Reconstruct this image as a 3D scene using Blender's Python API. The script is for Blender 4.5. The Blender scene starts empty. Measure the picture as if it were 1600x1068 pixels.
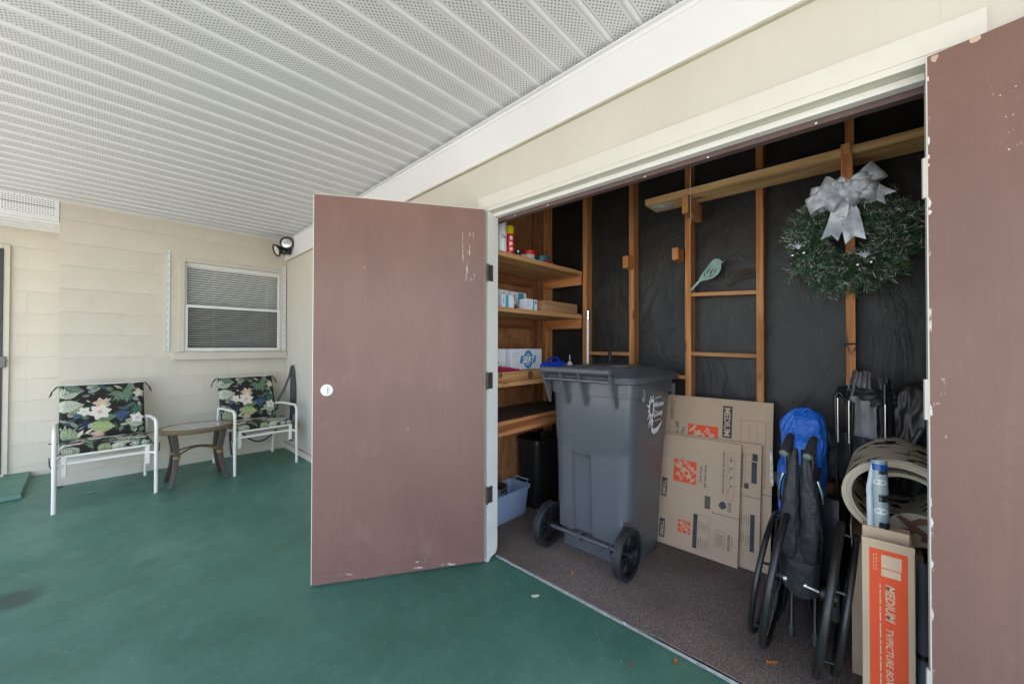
import bpy, bmesh, math, random
import numpy as np
from mathutils import Vector, Matrix, noise

random.seed(7)
S = bpy.context.scene
COL = S.collection
R = math.radians

# ------------------------------------------------------------------ camera
H = 1.2355
cd = bpy.data.cameras.new('camera')
cam = bpy.data.objects.new('camera', cd)
COL.objects.link(cam)
S.camera = cam
yaw, pit, rol = R(47.3897), R(0.5517), R(0.1126)
Fv = Vector((math.sin(yaw)*math.cos(pit), math.cos(yaw)*math.cos(pit), math.sin(pit)))
Rv = Vector((math.cos(yaw), -math.sin(yaw), 0))
Uv = Rv.cross(Fv)
R2 = math.cos(rol)*Rv+math.sin(rol)*Uv
U2 = -math.sin(rol)*Rv+math.cos(rol)*Uv
mw = Matrix((R2, U2, -Fv)).transposed().to_4x4()
mw.translation = (0, 0, H)
cam.matrix_world = mw
cd.sensor_width = 36
cd.lens = 602.75/1600*36
cd.clip_start = 0.02
cd.clip_end = 3000

# ------------------------------------------------------------------ world, sun, exposure
w = bpy.data.worlds.new('World')
S.world = w
w.use_nodes = True
nt = w.node_tree
nt.nodes.clear()
sky = nt.nodes.new('ShaderNodeTexSky')
sky.sky_type = 'NISHITA'
sky.sun_disc = False
SUN_EL, SUN_AZ = 60, 212          # azimuth clockwise from +Y: the sun stands behind the camera, to the left
sky.sun_elevation = R(SUN_EL)
sky.sun_rotation = R(SUN_AZ)
sky.dust_density = 1.5
bg = nt.nodes.new('ShaderNodeBackground')
bg.inputs[1].default_value = 0.15
wo = nt.nodes.new('ShaderNodeOutputWorld')
nt.links.new(sky.outputs[0], bg.inputs[0])
nt.links.new(bg.outputs[0], wo.inputs[0])
sl = bpy.data.lights.new('sun', 'SUN')
sl.energy = 3.2
sl.angle = R(0.5)
sl.color = (1, 0.955, 0.89)
sun = bpy.data.objects.new('sun', sl)
COL.objects.link(sun)
d = Vector((math.sin(R(SUN_AZ))*math.cos(R(SUN_EL)), math.cos(R(SUN_AZ))*math.cos(R(SUN_EL)), math.sin(R(SUN_EL))))
sun.rotation_euler = d.to_track_quat('Z', 'Y').to_euler()
sun.location = d*30
S.view_settings.view_transform = 'Standard'
S.view_settings.look = 'None'
S.view_settings.gamma = 1
S.view_settings.exposure = 2.08
S.render.engine = 'CYCLES'
S.cycles.max_bounces = 12
S.cycles.diffuse_bounces = 8
S.render.resolution_x, S.render.resolution_y = 1024, 683


# ------------------------------------------------------------------ mesh helpers
class M:
    """collects vertices and faces; build() links them as one mesh object (world coordinates)"""
    def __init__(s):
        s.v, s.f, s.uv = [], [], None

    def add(s, vs, fs):
        n = len(s.v)
        s.v += [tuple(p) for p in vs]
        s.f += [tuple(i+n for i in q) for q in fs]
        return s

    def box(s, x0, x1, y0, y1, z0, z1):
        return s.add([(x0, y0, z0), (x1, y0, z0), (x1, y1, z0), (x0, y1, z0), (x0, y0, z1), (x1, y0, z1), (x1, y1, z1), (x0, y1, z1)],
                     [(0, 3, 2, 1), (4, 5, 6, 7), (0, 1, 5, 4), (1, 2, 6, 5), (2, 3, 7, 6), (3, 0, 4, 7)])

    def obox(s, o, a, b, c):
        """box from corner o along the vectors a, b, c"""
        o, a, b, c = map(Vector, (o, a, b, c))
        if a.cross(b).dot(c) < 0:
            a, b = b, a
        return s.add([o, o+a, o+a+b, o+b, o+c, o+a+c, o+a+b+c, o+b+c],
                     [(0, 3, 2, 1), (4, 5, 6, 7), (0, 1, 5, 4), (1, 2, 6, 5), (2, 3, 7, 6), (3, 0, 4, 7)])

    def tube(s, pts, r, n=10, closed=False, cap=True):
        pts = [Vector(p) for p in pts]
        m = len(pts)
        rs = r if isinstance(r, (list, tuple)) else [r]*m
        rings, up = [], None
        for i, p in enumerate(pts):
            if closed:
                t = pts[(i+1) % m]-pts[i-1]
            else:
                t = pts[min(i+1, m-1)]-pts[max(i-1, 0)]
            t.normalize()
            if up is None:
                up = Vector((0, 0, 1)) if abs(t.z) < .9 else Vector((1, 0, 0))
            a = t.cross(up)
            if a.length < 1e-5:
                a = t.orthogonal()
            a.normalize()
            b = a.cross(t).normalized()
            up = b
            rings.append([p+(a*math.cos(2*math.pi*k/n)+b*math.sin(2*math.pi*k/n))*rs[i] for k in range(n)])
        vs = [q for rg in rings for q in rg]
        fs = []
        for i in range(m if closed else m-1):
            j = (i+1) % m
            for k in range(n):
                fs.append((i*n+k, i*n+(k+1) % n, j*n+(k+1) % n, j*n+k))
        if cap and not closed:
            fs.append(tuple(reversed(range(n))))
            fs.append(tuple((m-1)*n+k for k in range(n)))
        return s.add(vs, fs)

    def lathe(s, prof, o=(0, 0, 0), ax=(0, 0, 1), n=24, caps=True):
        """prof: (radius, height) along the axis ax from o"""
        o, ax = Vector(o), Vector(ax).normalized()
        a = ax.orthogonal().normalized()
        b = ax.cross(a)
        vs, fs = [], []
        for r, h in prof:
            for k in range(n):
                t = 2*math.pi*k/n
                vs.append(o+ax*h+(a*math.cos(t)+b*math.sin(t))*r)
        m = len(prof)
        for i in range(m-1):
            for k in range(n):
                fs.append((i*n+k, i*n+(k+1) % n, (i+1)*n+(k+1) % n, (i+1)*n+k))
        if caps:
            fs.append(tuple(reversed(range(n))))
            fs.append(tuple((m-1)*n+k for k in range(n)))
        return s.add(vs, fs)

    def prism(s, poly, o, u, v, nrm):
        """2-D polygon in the frame o,u,v, extruded by the vector nrm"""
        o, u, v, nrm = map(Vector, (o, u, v, nrm))
        if u.cross(v).dot(nrm) < 0:
            poly = list(reversed(poly))
        a = [o+u*p[0]+v*p[1] for p in poly]
        n = len(a)
        return s.add(a+[p+nrm for p in a], [tuple(reversed(range(n))), tuple(range(n, 2*n))]+[(i, (i+1) % n, n+(i+1) % n, n+i) for i in range(n)])

    def flat(s, poly, o, u, v):
        o, u, v = map(Vector, (o, u, v))
        a = [o+u*p[0]+v*p[1] for p in poly]
        return s.add(a, [tuple(range(len(a)))])

    def rect(s, x0, y0, x1, y1, o, u, v):
        return s.flat([(x0, y0), (x1, y0), (x1, y1), (x0, y1)], o, u, v)

    def frame(s, x0, y0, x1, y1, t, o, u, v):
        s.rect(x0, y0, x1, y0+t, o, u, v)
        s.rect(x0, y1-t, x1, y1, o, u, v)
        s.rect(x0, y0+t, x0+t, y1-t, o, u, v)
        return s.rect(x1-t, y0+t, x1, y1-t, o, u, v)

    def grid(s, fn, nu, nv, cu=False, cv=False, uv=False):
        vs = []
        for i in range(nu):
            for j in range(nv):
                vs.append(fn(i/(nu if cu else nu-1), j/(nv if cv else nv-1)))
        fs = []
        for i in range(nu if cu else nu-1):
            for j in range(nv if cv else nv-1):
                fs.append((i*nv+j, ((i+1) % nu)*nv+j, ((i+1) % nu)*nv+(j+1) % nv, i*nv+(j+1) % nv))
        return s.add(vs, fs)

    def text(s, txt, size, o, u, v, bold=0.0, align='LEFT', shear=0.0, space=1.0):
        c = bpy.data.curves.new('t', 'FONT')
        c.body = txt
        c.size = size
        c.offset = bold*size
        c.align_x = align
        c.shear = shear
        c.space_character = space
        c.resolution_u = 3
        ob = bpy.data.objects.new('t', c)
        me = bpy.data.meshes.new_from_object(ob)
        o, u, v = map(Vector, (o, u, v))
        s.add([o+u*p.co.x+v*p.co.y for p in me.vertices], [tuple(f.vertices) for f in me.polygons])
        bpy.data.objects.remove(ob)
        bpy.data.curves.remove(c)
        bpy.data.meshes.remove(me)
        return s

    def mesh(s, name, mat, smooth=None):
        me = bpy.data.meshes.new(name)
        me.from_pydata(s.v, [], s.f)
        me.materials.append(mat)
        me.update()
        if smooth is not None:
            me.shade_smooth()
            me.set_sharp_from_angle(angle=R(smooth))
        return me

    def build(s, name, mat, parent=None, smooth=None, bevel=0, seg=2, sub=0):
        o = bpy.data.objects.new(name, s.mesh(name, mat, smooth))
        link(o, parent)
        if bevel:
            b = o.modifiers.new('bevel', 'BEVEL')
            b.width = bevel
            b.segments = seg
            b.limit_method = 'ANGLE'
            b.angle_limit = R(35)
            if smooth is None:
                o.data.shade_smooth()
                o.data.set_sharp_from_angle(angle=R(40))
        if sub:
            b = o.modifiers.new('sub', 'SUBSURF')
            b.levels = b.render_levels = sub
        return o


def wmat(o):
    m = Matrix.Identity(4)
    ch = []
    while o:
        ch.append(o)
        o = o.parent
    for q in reversed(ch):
        m = m @ q.matrix_parent_inverse @ q.matrix_basis
    return m


def link(o, parent=None):
    COL.objects.link(o)
    if parent:
        o.parent = parent
        o.matrix_parent_inverse = wmat(parent).inverted()
    return o


def tag(o, label, cat, group=None):
    o['label'] = label
    o['category'] = cat
    if group:
        o['group'] = group
    return o


def thing(name, label, cat, loc=(0, 0, 0), group=None, rotz=0):
    o = bpy.data.objects.new(name, None)
    o.empty_display_size = .1
    o.location = loc
    o.rotation_euler = (0, 0, rotz)
    COL.objects.link(o)
    return tag(o, label, cat, group)


def struct(o, label=None):
    o['kind'] = 'structure'
    if label:
        o['label'] = label
        o['category'] = label.split()[-1]
    return o


def copy_tree(o, parent=None):
    c = o.copy()
    COL.objects.link(c)
    if parent:
        c.parent = parent
    for ch in list(o.children):
        copy_tree(ch, c)
    return c


# ------------------------------------------------------------------ materials
MATS = {}


class N:
    """small node-graph writer"""
    def __init__(s, name):
        s.m = bpy.data.materials.new(name)
        s.m.use_nodes = True
        s.t = s.m.node_tree
        s.b = s.t.nodes['Principled BSDF']
        s.x = None

    def n(s, typ, **kw):
        q = s.t.nodes.new('ShaderNode'+typ)
        for k, v in kw.items():
            if k.startswith('i_'):
                q.inputs[k[2:].replace('_', ' ')].default_value = v
            else:
                setattr(q, k, v)
        return q

    def l(s, a, b):
        s.t.links.new(a, b)

    def co(s, scale=(1, 1, 1), rot=(0, 0, 0), kind='Object'):
        if s.x is None:
            s.x = s.n('TexCoord')
        mp = s.n('Mapping')
        mp.inputs['Scale'].default_value = scale
        mp.inputs['Rotation'].default_value = rot
        s.l(s.x.outputs[kind], mp.inputs[0])
        return mp.outputs[0]

    def noise(s, sc, scale=(1, 1, 1), det=5, rough=.55, dist=0, kind='Object'):
        q = s.n('TexNoise')
        q.inputs['Scale'].default_value = sc
        q.inputs['Detail'].default_value = det
        q.inputs['Roughness'].default_value = rough
        q.inputs['Distortion'].default_value = dist
        s.l(s.co(scale, kind=kind), q.inputs['Vector'])
        return q.outputs['Fac']

    def ramp(s, fac, stops, interp='LINEAR'):
        q = s.n('ValToRGB')
        q.color_ramp.interpolation = interp
        e = q.color_ramp.elements
        for i, (p, c) in enumerate(stops):
            el = e[i] if i < 2 else e.new(p)
            el.position = p
            el.color = (*c, 1) if len(c) == 3 else c
        s.l(fac, q.inputs[0])
        return q.outputs[0]

    def mix(s, fac, a, b, mode='MIX'):
        q = s.n('Mix', data_type='RGBA', blend_type=mode)
        for k, val in ((0, fac), (6, a), (7, b)):
            if hasattr(val, 'links'):
                s.l(val, q.inputs[k])
            elif k == 0:
                q.inputs[0].default_value = val
            else:
                q.inputs[k].default_value = (*val, 1)
        return q.outputs[2]

    def math(s, op, a, b=0.0, c=None):
        q = s.n('Math', operation=op)
        for k, val in enumerate((a, b) if c is None else (a, b, c)):
            if hasattr(val, 'links'):
                s.l(val, q.inputs[k])
            else:
                q.inputs[k].default_value = val
        return q.outputs[0]

    def set(s, key, val):
        if hasattr(val, 'links'):
            s.l(val, s.b.inputs[key])
        else:
            s.b.inputs[key].default_value = (*val, 1) if isinstance(val, tuple) and len(val) == 3 else val

    def bump(s, fac, strength=.2, dist=.01):
        q = s.n('Bump')
        q.inputs['Strength'].default_value = strength
        q.inputs['Distance'].default_value = dist
        s.l(fac, q.inputs['Height'])
        if s.b.inputs['Normal'].links:
            s.l(s.b.inputs['Normal'].links[0].from_socket, q.inputs['Normal'])
        s.l(q.outputs[0], s.b.inputs['Normal'])


def dark(c, k):
    return tuple(a*k for a in c)


def plain(name, c, rough=.5, var=.12, sc=6, metal=0, bump=0, bsc=120, bdist=.002, rvar=.1, spec=.5, rnd=0):
    g = N(name)
    f = g.noise(sc, det=6)
    col = g.ramp(f, [(.3, dark(c, 1-var)), (.7, dark(c, 1+var))])
    if rnd:
        oi = g.n('ObjectInfo')
        col = g.mix(1.0, col, g.ramp(oi.outputs['Random'], [(0, (1-rnd,)*3), (1, (1+rnd,)*3)]), 'MULTIPLY')
    g.set('Base Color', col)
    g.set('Metallic', metal)
    g.set('Specular IOR Level', spec)
    if rvar:
        g.set('Roughness', g.math('MULTIPLY_ADD', g.noise(sc*2.3), 2*rvar, rough-rvar))
    else:
        g.set('Roughness', rough)
    if bump:
        g.bump(g.noise(bsc, det=4), bump, bdist)
    return g.m


def wood(name, c1, c2, ax=2, rough=.65, sc=1.0, spec=.3, rnd=.12, knots=True):
    g = N(name)
    sv = [26*sc]*3
    sv[ax] = 1.3*sc
    oi = g.n('ObjectInfo')
    x = g.co(tuple(sv))
    ad = g.n('VectorMath', operation='ADD')
    cx = g.n('CombineXYZ')
    for k in range(3):
        g.l(g.math('MULTIPLY', oi.outputs['Random'], 37.0+k*11), cx.inputs[k])
    g.l(x, ad.inputs[0])
    g.l(cx.outputs[0], ad.inputs[1])
    q = g.n('TexNoise')
    q.inputs['Scale'].default_value = 1.0
    q.inputs['Detail'].default_value = 7
    q.inputs['Distortion'].default_value = .9
    g.l(ad.outputs[0], q.inputs['Vector'])
    col = g.ramp(q.outputs['Fac'], [(.28, dark(c2, .7)), (.45, c2), (.62, c1)])
    sv2 = [5.5]*3
    sv2[ax] = 2.2
    if knots:
        vo = g.n('TexVoronoi')
        vo.inputs['Scale'].default_value = 1
        x2 = g.co(tuple(sv2))
        ad2 = g.n('VectorMath', operation='ADD')
        g.l(x2, ad2.inputs[0])
        g.l(cx.outputs[0], ad2.inputs[1])
        g.l(ad2.outputs[0], vo.inputs['Vector'])
        k = g.ramp(vo.outputs['Distance'], [(.05, (1, 1, 1)), (.13, (0, 0, 0))])
        col = g.mix(k, col, dark(c2, .35))
    col = g.mix(1.0, col, g.ramp(oi.outputs['Random'], [(0, (1-rnd,)*3), (1, (1+rnd,)*3)]), 'MULTIPLY')
    g.set('Base Color', col)
    g.set('Roughness', rough)
    g.set('Specular IOR Level', spec)
    g.bump(q.outputs['Fac'], .25, .002)
    return g.m


def mat_block():
    g = N('cream_block_paint')
    f = g.noise(2.2, det=7)
    c = g.ramp(f, [(.3, (.515, .475, .392)), (.7, (.57, .527, .445))])
    st = g.noise(9, (1, 1, .35), det=6)
    c = g.mix(g.ramp(st, [(.62, (0, 0, 0)), (.8, (.35, .35, .35))]), c, (.43, .39, .315))
    oi = g.n('ObjectInfo')
    c = g.mix(1.0, c, g.ramp(oi.outputs['Random'], [(0, (.985,)*3), (1, (1.012,)*3)]), 'MULTIPLY')
    g.set('Base Color', c)
    g.set('Roughness', .62)
    g.bump(g.noise(160, det=5), .35, .003)
    g.bump(g.noise(28, det=4), .25, .004)
    return g.m


def mat_siding():
    g = N('cream_siding_paint')
    f = g.noise(2.5, (1, 1, .4), det=6)
    c = g.ramp(f, [(.3, (.50, .468, .402)), (.7, (.555, .525, .455))])
    c = g.mix(g.ramp(g.noise(34, (1, 1, .25), det=6), [(.68, (0, 0, 0)), (.8, (.4, .4, .4))]), c, (.55, .48, .38))
    g.set('Base Color', c)
    g.set('Roughness', .55)
    g.bump(g.noise(70, (1, 1, .06), det=5), .3, .003)
    return g.m


def mat_trim(name, c, wear=(.55, .38, .25)):
    g = N(name)
    f = g.noise(5, det=6)
    col = g.ramp(f, [(.3, dark(c, .93)), (.7, c)])
    col = g.mix(g.ramp(g.noise(15, det=7, rough=.65), [(.71, (0, 0, 0)), (.74, (1, 1, 1))]), col, wear)
    g.set('Base Color', col)
    g.set('Roughness', .45)
    g.bump(g.noise(60, det=4), .12, .003)
    return g.m


def mat_floor():
    g = N('green_floor_paint')
    f = g.noise(.9, det=10, rough=.68)
    c = g.ramp(f, [(.32, (.046, .130, .088)), (.5, (.068, .176, .124)), (.70, (.112, .236, .175))])
    c = g.mix(g.ramp(g.noise(2.1, (1, 1.3, 1), det=12, rough=.75), [(.50, (0, 0, 0)), (.72, (.6, .6, .6))]), c, (.030, .088, .062))
    c = g.mix(g.ramp(g.noise(38, det=8, rough=.8), [(.45, (0, 0, 0)), (.72, (.5, .5, .5))]), c, (.045, .12, .084))
    c = g.mix(g.ramp(g.noise(9, det=10, rough=.8), [(.52, (0, 0, 0)), (.74, (.5, .5, .5))]), c, (.14, .265, .205))
    c = g.mix(g.ramp(g.noise(240, det=3, rough=.8), [(.55, (0, 0, 0)), (.72, (.5, .5, .5))]), c, (.03, .09, .065))
    # thin random scratches, each patch in its own direction
    for rz, sx, sc in ((.5, 60, 5), (-.9, 80, 6), (1.7, 70, 4)):
        q = g.n('TexNoise')
        q.inputs['Scale'].default_value = 1
        q.inputs['Detail'].default_value = 3
        g.l(g.co((sc, sx, 1), (0, 0, rz)), q.inputs['Vector'])
        pk = g.ramp(g.noise(2.3+rz*.3, det=3), [(.52, (0, 0, 0)), (.6, (1, 1, 1))])
        c = g.mix(g.math('MULTIPLY', g.ramp(q.outputs['Fac'], [(.70, (0, 0, 0)), (.73, (.5, .5, .5))]), pk), c, (.22, .35, .29))
    vs = g.n('TexVoronoi')
    vs.inputs['Scale'].default_value = 17
    g.l(g.co(), vs.inputs['Vector'])
    c = g.mix(g.ramp(vs.outputs['Distance'], [(.026, (.9, .9, .9)), (.045, (0, 0, 0))]), c, (.30, .42, .36))
    vs = g.n('TexVoronoi')
    vs.inputs['Scale'].default_value = 11
    g.l(g.co((1, 1.8, 1), (0, 0, 1.1)), vs.inputs['Vector'])
    c = g.mix(g.ramp(vs.outputs['Distance'], [(.030, (.7, .7, .7)), (.05, (0, 0, 0))]), c, (.02, .05, .038))
    vd = g.n('VectorMath', operation='DISTANCE')
    wob = g.n('TexNoise')
    wob.inputs['Scale'].default_value = 9
    wob.inputs['Detail'].default_value = 5
    x0_ = g.co()
    g.l(x0_, wob.inputs['Vector'])
    g.l(g.mix(.12, x0_, wob.outputs['Color'], 'ADD'), vd.inputs[0])
    vd.inputs[1].default_value = (-.27+.06, 3.10+.06, .04)
    c = g.mix(g.ramp(vd.outputs['Value'], [(.07, (.75, .75, .75)), (.13, (0, 0, 0))]), c, (.025, .05, .042))
    g.set('Base Color', c)
    g.set('Roughness', g.math('MULTIPLY_ADD', g.noise(2.6, det=9, rough=.7), .5, .20))
    g.set('Specular IOR Level', .45)
    g.bump(g.noise(45, det=6), .10, .004)
    g.bump(g.noise(5, det=3), .10, .01)
    return g.m


def mat_carpet():
    g = N('brown_carpet')
    f = g.noise(260, det=3, rough=.7)
    c = g.ramp(f, [(.36, (.058, .044, .038)), (.5, (.180, .136, .118)), (.64, (.41, .33, .29))])
    c = g.mix(g.ramp(g.noise(2.2, det=5), [(.4, (0, 0, 0)), (.75, (.5, .5, .5))]), c, (.07, .052, .040))
    vs = g.n('TexVoronoi')
    vs.inputs['Scale'].default_value = 34
    g.l(g.co(), vs.inputs['Vector'])
    c = g.mix(g.ramp(vs.outputs['Distance'], [(.03, (.8, .8, .8)), (.055, (0, 0, 0))]), c, (.5, .43, .36))
    g.set('Base Color', c)
    g.set('Roughness', .95)
    g.set('Specular IOR Level', .1)
    g.bump(g.noise(300, det=2), .9, .006)
    return g.m


def mat_soffit(x0, x1, pitch=.0235, y0=.012, y1=.099):
    """white vinyl; punched holes in a staggered lattice between the ribs (object x along, y across)"""
    g = N('white_vinyl_soffit')
    sp = g.n('SeparateXYZ')
    g.l(g.co(), sp.inputs[0])
    X, Y = sp.outputs[0], sp.outputs[1]
    u = g.math('MULTIPLY', g.math('ADD', X, g.math('MULTIPLY', Y, 1.25)), 1/pitch)
    v = g.math('MULTIPLY', g.math('SUBTRACT', X, g.math('MULTIPLY', Y, 1.25)), 1/pitch)
    fu = g.math('ABSOLUTE', g.math('SUBTRACT', g.math('FRACT', u), .5))
    fv = g.math('ABSOLUTE', g.math('SUBTRACT', g.math('FRACT', v), .5))
    hole = g.math('LESS_THAN', g.math('MAXIMUM', fu, fv), .225)
    ins = g.math('MULTIPLY', g.math('GREATER_THAN', Y, y0), g.math('LESS_THAN', Y, y1))
    hole = g.math('MULTIPLY', hole, ins)
    c = g.ramp(g.noise(1.5, det=5), [(.3, (.595, .60, .608)), (.7, (.645, .65, .658))])
    g.set('Base Color', g.mix(hole, c, (.17, .175, .18)))
    g.set('Roughness', .42)
    return g.m


def mat_door(name, c, streak, spots):
    """brown gloss paint; object x runs along the door from the hinge, z up"""
    g = N(name)
    f = g.noise(1.5, (1, 1, .6), det=8, rough=.65)
    col = g.ramp(f, [(.28, dark(c, .78)), (.72, dark(c, 1.2))])
    col = g.mix(g.ramp(g.noise(60, (1, 1, .04), det=4), [(.45, (0, 0, 0)), (.8, (.35, .35, .35))]), col, dark(c, .8))
    col = g.mix(g.ramp(g.noise(5, (1, 1, .5), det=9, rough=.75), [(.57, (0, 0, 0)), (.75, (.4, .4, .4))]), col, (.30, .19, .165))
    sp = g.n('SeparateXYZ')
    g.l(g.co(), sp.inputs[0])
    X, Z = sp.outputs[0], sp.outputs[2]

    def band(a, lo, hi):
        return g.math('MULTIPLY', g.math('GREATER_THAN', a, lo), g.math('LESS_THAN', a, hi))
    for (x0, x1, z0, z1, sc, sv, th) in streak:
        mk = g.math('MULTIPLY', band(X, x0, x1), band(Z, z0, z1))
        q = g.ramp(g.noise(sc, sv, det=7, rough=.7), [(th, (0, 0, 0)), (th+.03, (1, 1, 1))])
        col = g.mix(g.math('MULTIPLY', mk, q), col, (.62, .52, .48))
    vs = g.n('TexVoronoi')
    vs.inputs['Scale'].default_value = spots
    g.l(g.co(), vs.inputs['Vector'])
    col = g.mix(g.ramp(vs.outputs['Distance'], [(.022, (1, 1, 1)), (.035, (0, 0, 0))]), col, (.6, .5, .46))
    g.set('Base Color', col)
    g.set('Roughness', g.math('MULTIPLY_ADD', g.noise(3, det=8, rough=.7), .30, .26))
    g.set('Specular IOR Level', .38)
    g.bump(g.noise(170, (1, 1, .06), det=4), .16, .002)
    g.bump(g.noise(6, det=3), .10, .006)
    return g.m


def mat_attr(name, rough=.85, bump=0):
    g = N(name)
    a = g.n('Attribute', attribute_name='print')
    g.set('Base Color', a.outputs['Color'])
    g.set('Roughness', rough)
    g.set('Specular IOR Level', .25)
    if bump:
        g.bump(g.noise(400, det=2), bump, .002)
    return g.m


def mat_card(name='cardboard', c=(.54, .385, .27)):
    g = N(name)
    f = g.noise(3, det=6)
    col = g.ramp(f, [(.3, dark(c, .93)), (.7, dark(c, 1.06))])
    col = g.mix(g.ramp(g.noise(220, (1, 1, .15), det=3), [(.55, (0, 0, 0)), (.8, (.25, .25, .25))]), col, dark(c, .75))
    g.set('Base Color', col)
    g.set('Roughness', .8)
    g.set('Specular IOR Level', .2)
    g.bump(g.noise(12, det=3), .12, .006)
    g.bump(g.noise(160, (1, 1, .05), det=2), .12, .001)
    return g.m


def mat_felt():
    g = N('black_roofing_felt')
    c = g.ramp(g.noise(2.5, det=8, rough=.65), [(.3, (.006, .006, .006)), (.7, (.022, .020, .019))])
    vs = g.n('TexVoronoi')
    vs.inputs['Scale'].default_value = 15
    g.l(g.co(), vs.inputs['Vector'])
    c = g.mix(g.ramp(vs.outputs['Distance'], [(.02, (1, 1, 1)), (.04, (0, 0, 0))]), c, (.32, .3, .27))
    vs = g.n('TexVoronoi')
    vs.inputs['Scale'].default_value = 60
    g.l(g.co(), vs.inputs['Vector'])
    k = g.math('MULTIPLY', g.ramp(vs.outputs['Distance'], [(.1, (1, 1, 1)), (.18, (0, 0, 0))]), g.ramp(g.noise(3, det=2), [(.55, (0, 0, 0)), (.7, (1, 1, 1))]))
    c = g.mix(k, c, (.13, .10, .08))
    g.set('Base Color', c)
    g.set('Roughness', .52)
    g.bump(g.noise(4, (1, 1.4, .8), det=5, dist=1.6), .35, .03)
    g.bump(g.noise(220, det=3), .25, .002)
    return g.m


def mat_rug():
    g = N('rug_pile')
    q = g.n('TexNoise')
    q.inputs['Scale'].default_value = 1
    q.inputs['Detail'].default_value = 3
    q.inputs['Distortion'].default_value = .6
    g.l(g.co((17, 17, 1), kind='UV'), q.inputs['Vector'])
    c = g.ramp(q.outputs['Fac'], [(.415, (.014, .012, .010)), (.435, (.72, .62, .47))])
    c = g.mix(g.ramp(g.noise(500, det=2), [(.4, (.0, .0, .0)), (.7, (.25, .25, .25))]), c, (.30, .23, .16))
    g.set('Base Color', c)
    g.set('Roughness', .95)
    g.set('Specular IOR Level', .1)
    g.bump(g.noise(600, det=2), .8, .004)
    return g.m


def mat_perf_plate():
    g = N('wicker_edge')
    wv = g.n('TexWave')
    wv.inputs['Scale'].default_value = 60
    wv.inputs['Distortion'].default_value = 3
    wv.inputs['Detail'].default_value = 2
    g.l(g.co((1, 1, 1)), wv.inputs['Vector'])
    c = g.ramp(wv.outputs['Fac'], [(.2, (.05, .03, .015)), (.7, (.24, .15, .075))])
    g.set('Base Color', c)
    g.set('Roughness', .6)
    g.bump(wv.outputs['Fac'], .6, .004)
    return g.m


def glass(name, c=(.9, .95, .93), rough=.02, alpha=.3):
    """thin pane: mostly see-through with a mirror sheen"""
    g = N(name)
    g.set('Base Color', c)
    g.set('Roughness', rough)
    g.set('Alpha', alpha)
    g.set('IOR', 1.5)
    return g.m


BLOCK = mat_block()
SIDING = mat_siding()
TRIM = mat_trim('cream_trim_paint', (.61, .58, .52))
JAMB = mat_trim('white_jamb_paint', (.66, .645, .615), (.5, .36, .24))
WINCREAM = mat_trim('window_surround_paint', (.54, .50, .425), (.6, .54, .42))
FLOOR = mat_floor()
CARPET = mat_carpet()
VINYL = plain('white_vinyl', (.68, .682, .685), .4, .03, 2)
WHITE = plain('white_enamel', (.78, .78, .77), .35, .04, 6)
FELT = mat_felt()
STUD = wood('stud_wood', (.60, .28, .11), (.44, .175, .06))
STUDH = wood('plate_wood', (.27, .135, .065), (.17, .075, .035), ax=1)
RUNG = wood('rung_wood', (.50, .25, .105), (.38, .16, .06), ax=1)
PLANK = wood('plank_wood', (.70, .48, .25), (.54, .33, .145), ax=1)
SHELFX = wood('shelf_wood', (.60, .36, .165), (.46, .24, .10), ax=0)
CLEAT = wood('cleat_wood', (.52, .23, .09), (.38, .145, .055), ax=1)
def mat_ply():
    g = N('plywood')
    f = g.noise(9, (1, 1, .5), det=9, rough=.75, dist=.6)
    c = g.ramp(f, [(.3, (.20, .075, .030)), (.5, (.34, .155, .065)), (.7, (.48, .25, .12))])
    c = g.mix(g.ramp(g.noise(95, (1, 1, .5), det=3), [(.5, (0, 0, 0)), (.72, (.6, .6, .6))]), c, (.12, .045, .02))
    g.set('Base Color', c)
    g.set('Roughness', .75)
    g.set('Specular IOR Level', .25)
    g.bump(g.noise(120, det=3), .3, .002)
    return g.m
PLY = mat_ply()
DARKWOOD = plain('dark_board', (.06, .05, .048), .5)
CARD = mat_card()
CARD2 = mat_card('cardboard_pale', (.58, .43, .30))
INK = plain('dark_ink', (.055, .058, .062), .8, .2, 30)
INK2 = plain('faded_ink', (.22, .15, .10), .85, .2, 30)
ORANGE = plain('orange_ink', (.78, .085, .022), .7, .05, 20)
PALEPRINT = plain('pale_print', (.62, .42, .29), .8, .05)
BIN = plain('grey_bin_plastic', (.085, .090, .102), .26, .05, 2, bump=.03, bsc=400, rvar=.02)
BINLID = plain('grey_lid_plastic', (.078, .083, .092), .33, .12, 4, bump=.10, bsc=200)
BLACKP = plain('black_plastic', (.010, .010, .011), .42, .1)
RUBBER = plain('rubber', (.020, .021, .023), .55, .25, 40, bump=.2, bsc=150)
TYRE = plain('wheelchair_tyre', (.013, .013, .014), .38, .2, 30)
BLACKM = plain('black_metal', (.012, .012, .013), .3, .1)
CHROME = plain('chrome', (.75, .76, .78), .15, .05, metal=1)
STEEL = plain('steel', (.62, .63, .64), .25, .05, metal=1)
FABRIC = plain('black_fabric', (.020, .020, .023), .55, .2, 12, bump=.5, bsc=22, bdist=.015)
GREYFAB = plain('grey_fabric', (.27, .245, .26), .8, .15, 12, bump=.3, bsc=400)
BLUE = plain('blue_nylon', (.014, .13, .56), .42, .2, 7, bump=.9, bsc=13, bdist=.03)
BLUEP = plain('blue_plastic', (.01, .06, .55), .25, .08)
RED = plain('red_plastic', (.45, .02, .018), .35, .1)
TEAL = plain('teal_plastic', (.02, .12, .16), .35, .1)
CHAIRW = plain('chair_white_powder', (.70, .68, .63), .32, .04, 8)
DKBROWN = plain('dark_brown_metal', (.06, .045, .036), .4, .2, 20)
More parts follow.
